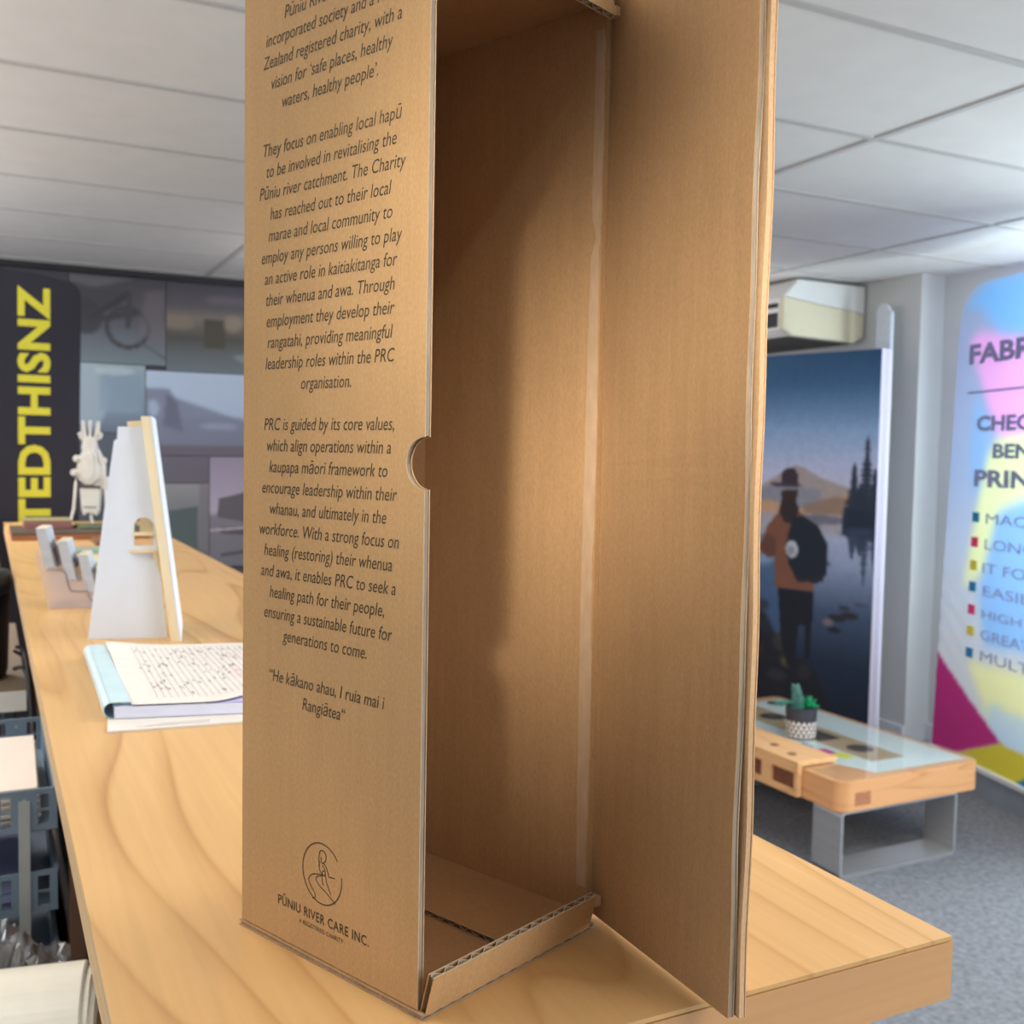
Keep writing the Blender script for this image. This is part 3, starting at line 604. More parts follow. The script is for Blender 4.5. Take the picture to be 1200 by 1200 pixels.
cn = thing('black_canister', 'black cylindrical canister on the white shelf at the left edge', 'canister', (-0.026, 2.62, 0.951))
mb = MB(); mb.lathe([(0.052, 0), (0.062, 0.006), (0.066, 0.02), (0.071, 0.19), (0.070, 0.192)], (-0.026, 2.62, 0.951), 40); mb.build('body', M_black, cn, smooth=True)
mb = MB(); mb.lathe([(0.0715, 0.193), (0.0735, 0.198), (0.0735, 0.236), (0.070, 0.243), (0.03, 0.246)], (-0.026, 2.62, 0.951), 40); mb.build('lid', mat('charcoal_lid', (44, 50, 60), 0.4), cn, smooth=True)
mb = MB(); mb.tube(spline([(0.02, 2.60, 1.196), (0.015, 2.59, 1.225), (-0.01, 2.585, 1.235), (-0.03, 2.59, 1.225), (-0.035, 2.60, 1.196)], 5), 0.006, 8); mb.build('lid_handle', mat('bronze_handle', (120, 106, 80), 0.4), cn, smooth=True)
# cables hanging between the shelf and the counter
def cable(pts, r, m, lab):
    mb = MB(); mb.tube(spline(pts, 8), r, 8); return tag(mb.build('cable', m, smooth=True), lab, 'cable', 'cables behind the counter')
cable([(0.05, 2.50, 0.99), (0.068, 2.42, 1.0), (0.078, 2.36, 0.93), (0.083, 2.31, 0.86), (0.089, 2.30, 0.80), (0.084, 2.30, 0.755), (0.072, 2.32, 0.80), (0.080, 2.34, 0.90), (0.07, 2.40, 1.03), (0.056, 2.52, 1.035)], 0.004, M_cable, 'black cable looping down from the white shelf beside the counter edge')
cable([(0.052, 2.55, 1.02), (0.072, 2.46, 1.01), (0.084, 2.38, 0.92), (0.088, 2.36, 0.82), (0.086, 2.36, 0.70)], 0.004, M_cable, 'black cable hanging straight down from the white shelf')
for k, (p, lab) in enumerate(((([(0.123, 1.60, 0.95), (0.124, 1.58, 0.90), (0.128, 1.58, 0.83), (0.135, 1.6, 0.78), (0.15, 1.64, 0.78)]), 'grey cable curving in the dark gap under the counter, topmost of three'),
                              (([(0.122, 1.50, 0.79), (0.128, 1.54, 0.80), (0.140, 1.58, 0.77), (0.142, 1.58, 0.70), (0.13, 1.56, 0.62)]), 'grey cable arching over another in the gap under the counter'),
                              (([(0.123, 1.50, 0.74), (0.124, 1.52, 0.68), (0.123, 1.53, 0.60), (0.123, 1.53, 0.5)]), 'grey cable hanging lowest beside the brown board under the counter'))):
    cable(p, 0.0045, M_cableg, lab)

# tiered basket trays
M_tray = mat('bluegrey_tray', (112, 132, 150), 0.5, var=0.04); M_steel = mat('zinc_upright', (166, 172, 172), 0.4, var=0.04); M_paper = mat('tray_paper', (238, 226, 214), 0.8, var=0.03, scale=(12, 12, 12)); M_paperb = mat('tray_paper_blue', (168, 172, 214), 0.8, var=0.15, scale=(10, 10, 200))
TX0, TX1, TY0, TY1, TH_ = -0.26, 0.0805, 1.495, 1.90, 0.056
tz = [0.968, 0.8575, 0.752]
stand = thing('basket_tray_stand', 'stack of blue-grey plastic basket trays on zinc uprights, left of the counter', 'tray stand', (-0.09, 1.6, 0.745))
for x, y in ((0.040, 1.4935), (-0.22, 1.4935), (0.040, 1.9045), (-0.22, 1.9045)):
    MB().box((x - 0.007, y - 0.0015, 0.745), (x + 0.007, y + 0.0008, 1.01)).build('upright', M_steel, stand)
for z in tz:
    t = MB().box((TX0 + 0.001, TY0 + 0.001, z + 0.0005), (TX1 - 0.001, TY1 - 0.001, z + 0.003)).build('basket', M_tray, stand)
    for y in (TY0, TY1 - 0.004):                                    # front and back grilles with a solid plate at each upright
        mb = MB(); mb.box((TX0, y, z), (TX1, y + 0.004, z + 0.008)); mb.box((TX0, y, z + TH_ - 0.007), (TX1, y + 0.004, z + TH_)); mb.box((TX0 + 0.002, y + 0.0012, z + 0.026), (TX1 - 0.002, y + 0.0028, z + 0.029))
        for xa, xb in ((0.024, 0.056), (TX1 - 0.010, TX1 - 0.0004), (-0.236, -0.204), (TX0 + 0.0004, TX0 + 0.01)): mb.box((xa, y - 0.0004, z + 0.0006), (xb, y + 0.0044, z + TH_ - 0.0006))
        for k in range(10): mb.box((0.009 - k * 0.0205, y + 0.0005, z + 0.001), (0.0125 - k * 0.0205, y + 0.0035, z + TH_ - 0.001))
        for zz in (0.014, 0.043): mb.prism([(0.040 + 0.002 * math.cos(q), y - 0.0012, z + zz + 0.002 * math.sin(q)) for q in [i * math.pi / 3 for i in range(6)]], (0, 0.0006, 0), 1)
        mb.build('grille', [M_tray, M_steel], t)
    for x in (TX0, TX1 - 0.004):
        MB().box((x + 0.0006, TY0 + 0.0046, z + 0.001), (x + 0.0034, TY1 - 0.0046, z + TH_ - 0.004)).box((x - 0.0004, TY0 + 0.0046, z + TH_ - 0.004), (x + 0.0052, TY1 - 0.0046, z + TH_ + 0.0005)).build('side_wall', M_tray, t)
def papers(z, n, h, m, lab, rz, x1):
    mb = MB(Matrix.Translation((-0.09, 1.66, z)) @ Matrix.Rotation(rz, 4, 'Z'))
    for k in range(n):
        j = random.uniform(-0.004, 0.004); mb.box((-0.15, -0.14 + j, h * k / n), (x1 + j, 0.14 + j, h * (k + 0.8) / n))
    return tag(mb.build('paper_pile', m), lab, 'paper', 'papers in the trays')
papers(tz[0] + 0.0035, 12, 0.050, M_paper, 'thick pile of cream-white paper in the topmost basket tray', -0.02, 0.153)
papers(tz[1] + 0.0035, 8, 0.020, M_paperb, 'low pile of bluish paper in the middle basket tray', 0.03, 0.135)

# white roll and crumpled plastic in front of the trays
ra = math.radians(-10); RM = Matrix.Translation((0.104, 1.205, 0.826)) @ Matrix.Rotation(ra, 4, 'Z') @ Matrix.Rotation(math.radians(90), 4, 'Y')
rl = thing('white_roll', 'fat white roll lying at the lower left corner beside the counter edge', 'roll', (-0.1, 1.2, 0.745))
M_roll = mat('roll_vinyl', (238, 234, 220), 0.35, var=0.02)
mb = MB(RM); mb.lathe([(0.081, -0.62), (0.081, -0.014), (0.079, -0.012), (0.075, -0.012), (0.075, -0.006), (0.068, -0.006), (0.066, 0.0)], (0, 0, 0), 64); mb.build('wound_sheet', M_roll, rl)
mb = MB(RM); mb.lathe([(0.026, 0.0), (0.026, 0.004), (0.020, 0.004), (0.020, -0.02)], (0, 0, 0), 32); mb.build('core', mat('card_core', (150, 120, 86), 0.8), rl)
mb = MB(); rr = random.Random(11)
def heap(u, v):
    x = -0.22 + 0.315 * u; y = 1.335 + 0.145 * v; e = (4 * u * (1 - u)) ** 0.15 * (4 * v * (1 - v)) ** 0.5 if 0 < u < 1 and 0 < v < 1 else 0
    return (x + rr.uniform(-.002, .002), y + rr.uniform(-.002, .002), 0.7455 + e * (0.138 + rr.uniform(-0.009, 0.009)) * (0.85 + 0.12 * math.sin(u * 23 + 5 * v) + 0.08 * math.sin(v * 31 - u * 13)))
mb.grid(heap, 64, 30)
m = mat('crumpled_plastic', (150, 152, 156), 0.12, var=0.35, scale=(30, 30, 30)); m.node_tree.nodes['Principled BSDF'].inputs['Transmission Weight'].default_value = 0.25; m.node_tree.nodes['Principled BSDF'].inputs['Metallic'].default_value = 0.35
tag(mb.build('plastic_wrap', m), 'crumpled shiny plastic wrap between the trays and the white roll', 'plastic wrap')

# ------------------------------------------------------------------ far wall: prints and the flag
M_pr = printed('photo_print', 0.45, spec=0.4)
def wall_print(name, x0, x1, z0, z1, lab, fn, n=60):
    p = Print(x1 - x0, z1 - z0, n, int(n * (z1 - z0) / (x1 - x0)) + 1); fn(p, p.w, p.h)
    t = thing(name, lab, 'print', ((x0 + x1) / 2, 6.085, z0), 0, 'dark photo prints on the far wall')
    MB().box((x0, 6.0855, z0), (x1, 6.0995, z1)).build('backing', mat('print_backing', (50, 50, 56), 0.6), t)
    p.mesh(lambda x, z: (x0 + x, 6.0850, z0 + z), 'printed_face', M_pr, t)
def bike(p, w, h):
    p.rows([(0, (119, 135, 144)), (h * .3, (105, 112, 124)), (h * .55, (89, 87, 94)), (h, (75, 73, 80))])
    p.poly([(0, h), (0, h * .92), (w * .25, h * .86), (w * .7, h), ], (128, 128, 133), 2, .6); p.poly([(0, h * .84), (w * .6, h * .86), (w * .5, h * .62), (w * .1, h * .62)], (69, 69, 75), 3, .8)
    p.ell(w * .60, h * .42, w * .24, h * .25, (66, 66, 71), 1, 1, .80); p.ell(w * .18, h * .52, w * .16, h * .2, (62, 62, 69), 2, .9)
    p.line((w * .2, h * .5), (w * .62, h * .82), .03, (59, 59, 64)); p.line((w * .2, h * .48), (w * .7, h * .6), .03, (64, 64, 69)); p.line((w * .62, h * .82), (w * .6, h * .42), .03, (69, 69, 73))
    p.poly([(w * .7, h * .35), (w, h * .2), (w, h * .9), (w * .78, h * .85)], (119, 112, 119), 4, .6); p.line((w * .7, h * .28), (w, h * .08), .012, (96, 96, 101))
def silo(p, w, h):
    p.rows([(0, (112, 126, 135)), (h * .25, (96, 101, 105)), (h * .38, (80, 78, 75)), (h * .62, (128, 119, 110)), (h * .75, (92, 89, 96)), (h, (78, 75, 87))])
    p.poly([(w * .46, h * .28), (w * .72, h * .28), (w * .72, h * .62), (w * .46, h * .62)], (75, 71, 62), 2); p.ell(w * .82, h * .58, w * .12, h * .1, (154, 140, 124), 5, .8); p.ell(w * .15, h * .55, w * .2, h * .08, (142, 131, 114), 6, .7)
    p.ell(w * .75, h * .84, w * .3, h * .05, (117, 110, 119), 5, .6); p.poly([(w * .8, h * .2), (w, h * .1), (w, h * .24)], (149, 156, 163), 2, .7)
def pale(p, w, h):
    p.rows([(0, (101, 112, 131)), (h * .3, (124, 142, 163)), (h, (158, 179, 190))])
    p.ell(w * .2, h * .55, w * .26, h * .5, (172, 190, 202), 6, .6); p.poly([(w * .35, h * .3), (w * .95, h * .3), (w * .95, h * .85), (w * .35, h * .85)], (135, 158, 181), 4, .7); p.ell(w * .55, h * .9, w * .3, h * .06, (195, 209, 218), 3, .6)
def car(p, w, h):
    p.rows([(0, (96, 90, 104)), (h * .2, (108, 104, 122)), (h * .42, (132, 142, 168)), (h * .5, (176, 194, 220)), (h, (190, 208, 234))])
    p.poly([(0, h * .22), (0, h * .79), (w * .22, h * .79), (w * .28, h * .69), (w, h * .42), (w, h * .12), (0, h * .12)], (122, 128, 152), 2, .85); p.poly([(w * .16, h * .36), (w * .2, h * .74), (w * .3, h * .64), (w * .36, h * .28)], (100, 104, 126), 2, .9)
    p.ell(w * .07, h * .56, w * .05, h * .1, (164, 180, 206), 2); p.poly([(0, 0), (w, 0), (w, h * .10), (0, h * .08)], (100, 94, 108), 6, .8); p.ell(w * .72, h * .36, w * .2, h * .04, (156, 166, 190), 3, .7)
def doorp(p, w, h):
    p.rows([(0, (98, 101, 103)), (h * .7, (119, 119, 124)), (h, (138, 138, 142))]); p.poly([(0, 0), (w * .78, 0), (w * .78, h * .7), (0, h * .62)], (75, 87, 89), 1); p.line((w * .9, h * .1), (w * .9, h), .05, (112, 105, 112), 2, .6)
def lilac(p, w, h):
    p.rows([(0, (105, 103, 112)), (h * .45, (119, 112, 124)), (h * .5, (167, 158, 177)), (h, (147, 135, 158))])
    p.poly([(w * .2, h * .45), (w * .25, h * .62), (w, h * .68), (w, h * .4)], (89, 82, 87), 1); p.poly([(w * .3, h * .36), (w, h * .36), (w, h * .28), (w * .3, h * .30)], (80, 75, 78), 1); p.line((w * .3, h * .1), (w, h * .13), .02, (73, 73, 80)); p.line((0, h * .33), (w, h * .35), .015, (161, 154, 163))
wall_print('photo_print', 0.40, 0.893, 1.925, 2.39, 'dark grey bicycle print on the far wall, right of the navy flag', bike)
wall_print('photo_print', 0.03, 0.396, 2.13, 2.39, 'dim grey print showing above the navy flag', lambda p, w, h: p.rows([(0, (84, 84, 92)), (h, (70, 70, 78))]).ell(w * .6, h * .6, w * .2, h * .2, (98, 96, 102), 6, .7))
wall_print('photo_print', 0.897, 1.34, 1.90, 2.385, 'dark print with a brown square tower beside the bicycle print', silo)
wall_print('photo_print', 0.43, 0.785, 1.55, 1.92, 'pale blue-grey print below the bicycle print', pale)
wall_print('photo_print', 0.789, 1.34, 1.430, 1.895, 'large grey print of a vehicle under a pale sky below the tower print', car)
wall_print('photo_print', 0.85, 1.129, 0.85, 1.271, 'grey-green print of a dark doorway low on the far wall', doorp)
wall_print('photo_print', 1.133, 1.34, 0.80, 1.425, 'lilac-topped print of furniture low on the far wall next to the cardboard box', lilac)
wall_print('photo_print', 0.43, 0.846, 0.85, 1.271, 'plain dark print behind the easel sign', lambda p, w, h: p.rows([(0, (60, 66, 70)), (h, (76, 76, 88))]))
wall_print('photo_print', 0.789, 1.129, 1.275, 1.426, 'dim grey print under the large vehicle print', lambda p, w, h: p.rows([(0, (96, 90, 102)), (h, (100, 96, 110))]))
wall_print('photo_print', 0.43, 0.786, 1.275, 1.546, 'shadowy blue-black print behind the creature figurine', lambda p, w, h: p.rows([(0, (72, 76, 84)), (h, (84, 92, 106))]))

M_navy = mat('navy_fabric', (36, 35, 50), 0.75, var=0.05, scale=(12, 12, 4)); M_yel = mat('yellow_print', (222, 214, 62), 0.7, var=0.03)
FY = 4.2; fl = thing('feather_flag', 'navy flag banner with upright yellow capitals at the left edge', 'flag', (0.12, FY, 0))
pts = [(-0.28, 0.10), (0.289, 0.10), (0.3175, 2.0)] + arc(0.2575, 2.02, 0.060, 0, 70, 8)[1:] + [(0.18, 2.094), (0.05, 2.105), (-0.28, 2.115)]
MB().prism([(x, FY, z) for x, z in pts], (0, 0.012, 0)).build('fabric', M_navy, fl)
mb = MB(); g = glyphs('TEDTHISNZ', 0.16, 1.0, 0, 'LEFT', weight=0.006, spacing=1.05); gx = 0.870 / width(g[0]); hgt = max(v[1] for v in g[0]) - min(v[1] for v in g[0]); gy = 0.110 / hgt
mb_vs = ([(x * gx, y * gy) for x, y in g[0]], g[1]); write(mb, mb_vs, (0.2040, FY - 0.001, 1.182), (0.004, 0, 1), (-1, 0, 0)); mb.build('lettering', M_yel, fl)
MB().lathe([(0.012, 0), (0.012, 1.9)], (0.28, FY + 0.03, 0.02), 12).build('pole', M_black, fl)
MB().box((-0.3, FY - 0.14, 0), (0.34, FY + 0.16, 0.02)).build('base', M_black, fl)

# ------------------------------------------------------------------ right side of the room
# air conditioner under the ceiling
M_ac = mat('ac_white', (222, 222, 220), 0.4, var=0.02); M_acb = mat('ac_beige', (214, 206, 178), 0.45, var=0.03); M_slot = mat('ac_slot', (34, 36, 40), 0.6)
ac = thing('air_conditioner', 'white ceiling-hung air conditioner unit above the landscape display', 'air conditioner', (4.0, 4.9, 2.105))
A0, A1 = 4.275, 5.75
low = [(3.70, 2.150), (3.765, 2.118), (4.20, 2.105), (4.265, 2.14), (4.268, 2.262), (3.70, 2.315)]
upp = [(3.70, 2.317), (4.268, 2.264), (4.268, 2.412), (3.80, 2.412)]
MB().prism([(x, A0, z) for x, z in low], (0, 0.03, 0)).build('end_cap', M_acb, ac, bevel=0.006)
MB().prism([(x, A0, z) for x, z in upp], (0, A1 - A0, 0)).build('top_cover', M_ac, ac, bevel=0.006)
MB().prism([(x + 0.004, A0 + 0.03, z) for x, z in low], (0, A1 - A0 - 0.03, 0)).build('casing', M_ac, ac, bevel=0.004)
for z0, z1 in ((2.262, 2.285), (2.160, 2.235)): MB().box((3.698, A0 + 0.045, z0), (3.72, A1 - 0.05, z1)).build('louvre', M_slot, ac)
for y in (4.5, 5.4): MB().box((4.0, y, 2.412), (4.03, y + 0.03, CL - 0.0005)).build('bracket', M_slot, ac)
MB().prism([(3.775, A0 + 0.035, 2.1155), (4.20, A0 + 0.035, 2.1030), (4.20, A1 - 0.03, 2.1030), (3.775, A1 - 0.03, 2.1155)], (0, 0, -0.003)).build('underside_shade', mat('shade_dark', (66, 62, 60), 0.6), ac)  # dark sheet standing in for the shade beneath the unit

# lightbox display with the landscape print
cq = Vector((3.85, 3.7332, 0)); cd = Vector((-0.2884, 0.9575, 0)); cn_ = Vector((0.9575, 0.2884, 0)); CWd, CH = 0.76, 2.013
M_lb = mat('display_frame', (206, 200, 218), 0.45, var=0.02)
lbx = thing('landscape_display', 'tall white-framed fabric display printed with a hiker beside a lake', 'display', cq)
mb = MB()
mb.prism([cq, cq + cn_ * 0.105, cq + cn_ * 0.105 + cd * CWd, cq + cd * CWd], (0, 0, CH)); mb.build('frame', M_lb, lbx)
mb = MB()
for k in (0.040, 0.066): mb.prism([cq + cn_ * k - cd * 0.0006, cq + cn_ * (k + 0.005) - cd * 0.0006, cq + cn_ * (k + 0.005) - cd * 0.0026, cq + cn_ * k - cd * 0.0026], (0, 0, CH - 0.004))
mb.build('frame_groove', mat('groove_grey', (168, 164, 184), 0.5), lbx)
p = Print(CWd, CH, 110, 290)                                                                # x measured from the right-hand edge of the picture
p.rows([(0, (14, 22, 34)), (.15, (19, 29, 46)), (.45, (27, 41, 62)), (.7, (61, 77, 106)), (.95, (135, 150, 183)), (1.15, (169, 177, 206)), (1.22, (159, 161, 185)), (1.32, (186, 186, 213)), (1.45, (173, 184, 218)), (1.62, (135, 166, 206)), (1.85, (65, 104, 146)), (2.02, (42, 82, 120))])
p.poly([(CWd, 1.28), (.62, 1.35), (.50, 1.42), (.452, 1.445), (.40, 1.43), (.30, 1.38), (.12, 1.33), (0, 1.31), (0, 1.2), (CWd, 1.2)], (159, 148, 150), 1); p.poly([(CWd, 1.28), (.60, 1.33), (.52, 1.37), (.44, 1.34), (.3, 1.32), (.3, 1.22), (CWd, 1.2)], (122, 132, 153), 3, .7)
p.poly([(CWd, 1.24), (.60, 1.26), (.42, 1.22), (.30, 1.27), (.12, 1.31), (0, 1.28), (0, 1.2), (CWd, 1.18)], (197, 152, 115), 3, .85); p.poly([(.40, 1.24), (.22, 1.29), (0, 1.27), (0, 1.2), (.4, 1.2)], (118, 102, 99), 3, .7)
p.poly([(CWd, 1.20), (0, 1.20), (0, 1.10), (CWd, 1.08)], (159, 152, 160), 4, .7); p.ell(.3, 1.17, .14, .025, (93, 93, 111), 3, .8)
p.poly([(CWd, 1.06), (.5, 1.08), (.5, .55), (CWd, .55)], (61, 88, 125), 8, .8); p.ell(.66, .98, .12, .07, (139, 166, 204), 10, .7)
rng = random.Random(2)
for tx, zt_, zb_, wd in ((.055, 1.585, 1.17, .055), (.12, 1.46, 1.15, .06), (.01, 1.44, 1.15, .05), (.085, 1.36, 1.12, .08)):                     # conifers and their reflections
    k = 16
    for i in range(k):
        f = i / k; z = zt_ - (zt_ - zb_) * f; ww = 1.35 * wd * (0.15 + 0.85 * f) * rng.uniform(.7, 1.15); p.poly([(tx - ww, z - .035), (tx, z + .01), (tx + ww, z - .035)], (36, 47, 67), 1, .9)
p.poly([(0, 1.22), (.17, 1.24), (.18, 1.10), (0, 1.08)], (31, 43, 62), 2)
for tx, zt_, zb_, wd in ((.055, .86, 1.12, .05), (.12, .97, 1.12, .05), (.0, .92, 1.12, .05), (.08, 1.0, 1.12, .09)):
    for i in range(12):
        f = i / 12; z = zt_ + (zb_ - zt_) * f; ww = wd * (0.15 + 0.85 * f) * rng.uniform(.7, 1.1); p.poly([(tx - ww, z + .03), (tx, z - .005), (tx + ww, z + .03)], (48, 61, 85), 1, .8)
for x, z, rx, rz, c in ((.19, .68, .05, .02, (36, 36, 46)), (.12, .70, .05, .018, (40, 38, 48)), (.235, .655, .03, .02, (110, 100, 106)), (.15, .735, .03, .012, (46, 47, 62)), (.06, .76, .035, .010, (63, 68, 85)), (.2, .62, .04, .012, (23, 29, 41)), (.30, .88, .03, .015, (53, 52, 62)), (.25, .95, .02, .012, (80, 86, 106))): p.ell(x, z, rx, rz, c, 2)
p.poly([(CWd, .72), (.6, .66), (.5, .50), (.3, .40), (.2, .2), (.2, 0), (CWd, 0)], (27, 27, 34), 6, .8)
for x, z, rx, rz, c in ((.5, .52, .05, .05, (63, 56, 55)), (.47, .42, .03, .03, (95, 82, 57)), (.66, .46, .05, .05, (57, 47, 48)), (.36, .38, .04, .04, (46, 43, 46)), (.62, .7, .04, .03, (46, 45, 55)), (.52, .34, .06, .03, (50, 50, 55))): p.ell(x, z, rx, rz, c, 4, .8)
p.poly([(.53, .80), (.50, .50), (.46, .40), (.42, .40), (.40, .62), (.36, .62), (.36, .44), (.33, .46), (.32, .80)], (23, 27, 39), 1)                     # trousers
p.poly([(.60, 1.13), (.52, 1.22), (.44, 1.22), (.36, 1.16), (.32, 1.05), (.32, .80), (.55, .80), (.555, .98), (.63, .97), (.655, 1.0)], (118, 77, 62), 1)   # jacket
p.poly([(.655, 1.01), (.60, .955), (.55, .96), (.55, 1.05), (.60, 1.08)], (97, 63, 55), 2); p.poly([(.54, 1.2), (.50, 1.14), (.44, 1.15), (.42, 1.22), (.46, 1.29), (.52, 1.28)], (46, 38, 44), 1)
p.poly([(.46, 1.17), (.40, 1.185), (.31, 1.14), (.255, 1.05), (.25, .90), (.30, .845), (.42, .85), (.47, .93), (.49, 1.03)], (25, 34, 48), 1)                # rucksack
p.line((.27, .87), (.42, .85), .02, (42, 41, 46)); p.ell(.455, 1.008, .036, .045, (175, 182, 192), 1); p.ell(.46, 1.0, .02, .025, (135, 139, 150), 1)
p.poly([(.53, 1.31), (.52, 1.25), (.44, 1.25), (.43, 1.32)], (55, 38, 37), 1); p.poly([(.53, 1.335), (.525, 1.41), (.50, 1.425), (.455, 1.425), (.435, 1.40), (.435, 1.335)], (55, 45, 55), 1); p.poly([(.60, 1.335), (.585, 1.35), (.43, 1.35), (.40, 1.335), (.5, 1.328)], (69, 56, 67), 1)
p.speckle(.012, 3)
p.mesh(lambda x, z: cq - cn_ * 0.0012 + cd * x + Vector((0, 0, z * (CH - 0.004) / CH + 0.002)), 'printed_face', printed('fabric_print', 0.6), lbx)

pt = [(4.01, 0), (4.11, 0), (4.11, 2.25)] + arc(4.07, 2.25, 0.04, 0, 180, 10)[1:-1] + [(4.02, 2.25), (4.01, 2.24)]
tag(MB().prism([(4.19, y, z) for y, z in pt], (0.02, 0, 0)).build('round_topped_display', mat('panel_white', (212, 220, 232), 0.5)), 'narrow white round-topped panel standing behind the landscape display', 'panel')

# fabric banner stand by the window
b0 = Vector((3.9388, 3.1195, 0)); bd = Vector((0.27, 0.963, 0)).normalized(); bn = Vector((-0.963, 0.27, 0)).normalized()      # bd to the left edge, bn to the room
bs = thing('fabric_banner', 'colourful fabric banner with dark capitals standing at the right edge by the window', 'banner', b0)
BL, BRt, BZ0, BZ1 = 0.40, -0.75, 0.125, 2.275
p = Print(BL - BRt, BZ1 - BZ0, 110, 200, (176, 190, 218))            # x from the left edge
Hh = p.h
def zz(z): return z - BZ0
p.rows([(0, (216, 220, 220)), (zz(.6), (210, 214, 222)), (zz(1.0), (196, 206, 226)), (zz(1.4), (170, 190, 226)), (zz(2.0), (170, 182, 220)), (Hh, (168, 184, 216))])
p.poly([(.02, zz(2.2)), (.24, Hh), (.75, Hh), (.75, zz(2.05)), (.36, zz(2.0)), (.16, zz(2.16))], (134, 192, 250), 14)
p.poly([(.08, zz(2.02)), (.16, zz(2.06)), (.5, zz(2.0)), (.75, zz(1.55)), (.42, zz(1.52)), (.28, zz(1.68)), (.18, zz(1.86))], (246, 178, 240), 12)
p.poly([(.16, zz(1.80)), (.28, zz(1.66)), (.32, zz(1.42)), (.20, zz(1.32)), (.14, zz(1.5))], (146, 192, 246), 12, .8)
p.poly([(.34, zz(1.58)), (.75, zz(1.62)), (.55, zz(1.2)), (.3, zz(.98)), (.16, zz(.9)), (.22, zz(1.25)), (.28, zz(1.5))], (236, 244, 190), 12)
p.poly([(.38, zz(1.26)), (.8, zz(1.4)), (.8, zz(.7)), (.34, zz(.66)), (.28, zz(.9))], (146, 194, 248), 14)
p.poly([(.22, zz(.58)), (.75, zz(.60)), (.8, zz(.5)), (.8, zz(.3)), (.4, zz(.36))], (240, 240, 180), 14); p.poly([(.4, zz(.42)), (.8, zz(.4)), (.8, zz(.2)), (.42, zz(.2))], (190, 216, 240), 10, .8)
p.poly([(0, zz(.575)), (.025, zz(.555)), (.26, zz(.405)), (.50, zz(.264)), (.29, zz(.176)), (0, zz(.05))], (176, 52, 118), 1)
p.poly([(.0, zz(.05)), (.29, zz(.178)), (.50, zz(.266)), (.7, zz(.25)), (1.15, zz(.25)), (1.15, 0), (0, 0)], (202, 184, 62), 1); p.poly([(.61, 0), (.72, 0), (.72, .035), (.67, .035)], (40, 110, 170), 1)
def bp(s, z, off=0.0): return b0 + bd * s + bn * off + Vector((0, 0, z))
def inset(z): return 0.085 * (z - BZ0) / (2.1 - BZ0)
def fab(x, z):
    zw = z + BZ0; q = x / p.w; left = BL - inset(zw)
    fold = 0.004 * math.sin((zw * 1.9 + x * 1.7) * 30) * math.exp(-((zw - .78) / .28) ** 2) * math.exp(-(x / .25) ** 2)
    dip = 0.0
    if q < 0.16 and zw > BZ1 - 0.16: dip = 0.16 * (1 - math.sqrt(max(0, 1 - ((0.16 - q) / 0.16) ** 2))) * (zw - (BZ1 - 0.16)) / 0.16
    return bp(left + (BRt - left) * q, zw - dip, 0.012 + fold)
p.mesh(fab, 'printed_fabric', printed('backlit_fabric', 0.8, 0.24, 0.1), bs)
M_txt = mat('slate_print', (140, 148, 190), 0.8)
M_txt2 = mat('pale_slate_print', (156, 164, 200), 0.8)
def btext(t, s, z, h, wd, align='LEFT', weight=0.004, name='heading_line', m=M_txt):
    mb = MB(); g = glyphs(t, 0.1, 1, 0, align, weight); kx = wd / width(g[0]); hh_ = max(v[1] for v in g[0]) - min(v[1] for v in g[0]); ky = h / hh_
    write(mb, ([(x * kx, y * ky) for x, y in g[0]], g[1]), bp(s, z, 0.0185), -bd, (0, 0, 1)); mb.build(name, m, bs)
btext('FABRIC', 0.232, 1.918, 0.092, 0.60); btext('CHECK', 0.152, 1.616, 0.070, 0.47); btext('BEN', 0.036, 1.496, 0.064, 0.25); btext('PRINT', 0.158, 1.370, 0.076, 0.50)
mr_ = MB(); mr_.prism([bp(0.226, 1.782, 0.017), bp(-0.55, 1.792, 0.017), bp(-0.55, 1.801, 0.017), bp(0.226, 1.791, 0.017)], bn * 0.0008); mr_.build('rule', M_txt, bs)
for t, z, wd in (('MACHI', 1.205, .42), ('LONG L', 1.092, .46), ('IT FOLD', .985, .47), ('EASILY', .885, .42), ('HIGH Q', .785, .42), ('GREAT F', .69, .44), ('MULTIP', .595, .46)):
    btext(t, 0.066 if t[0] != 'I' else 0.074, z, 0.046, wd * 0.93, 'LEFT', 0.0, 'list_line', M_txt2)
for k, z in enumerate((1.2294, 1.1178, 1.0133, .9169, .8134, .7167, .6174)):
    m = [mat('bullet_blue', (30, 130, 180), 0.7), mat('bullet_pink', (226, 60, 120), 0.7), mat('bullet_yellow', (220, 206, 70), 0.7)][k % 3]; s = 0.128 + 0.001 * k
    MB().prism([bp(s + 0.024, z - 0.022, 0.0185), bp(s - 0.024, z - 0.022, 0.0185), bp(s - 0.024, z + 0.022, 0.0185), bp(s + 0.024, z + 0.022, 0.0185)], bn * 0.0012).build('bullet', m, bs)
mb = MB(); mb.prism([bp(BL + 0.01, 0.102, 0.03), bp(BRt, 0.102, 0.03), bp(BRt, 0.102, -0.02), bp(BL + 0.01, 0.102, -0.02)], (0, 0, 0.022)); mb.build('bottom_rail', M_frame, bs, bevel=0.002)
mb = MB(); mb.prism([bp(BL + 0.12, 0.0, 0.02), bp(BRt, 0.0, 0.02), bp(BRt, 0.0, -0.03), bp(BL + 0.12, 0.0, -0.03)], (0, 0, 0.1)); mb.build('base', mat('base_bluegrey', (150, 160, 174), 0.3, var=0.15, scale=(6, 6, 6)), bs)

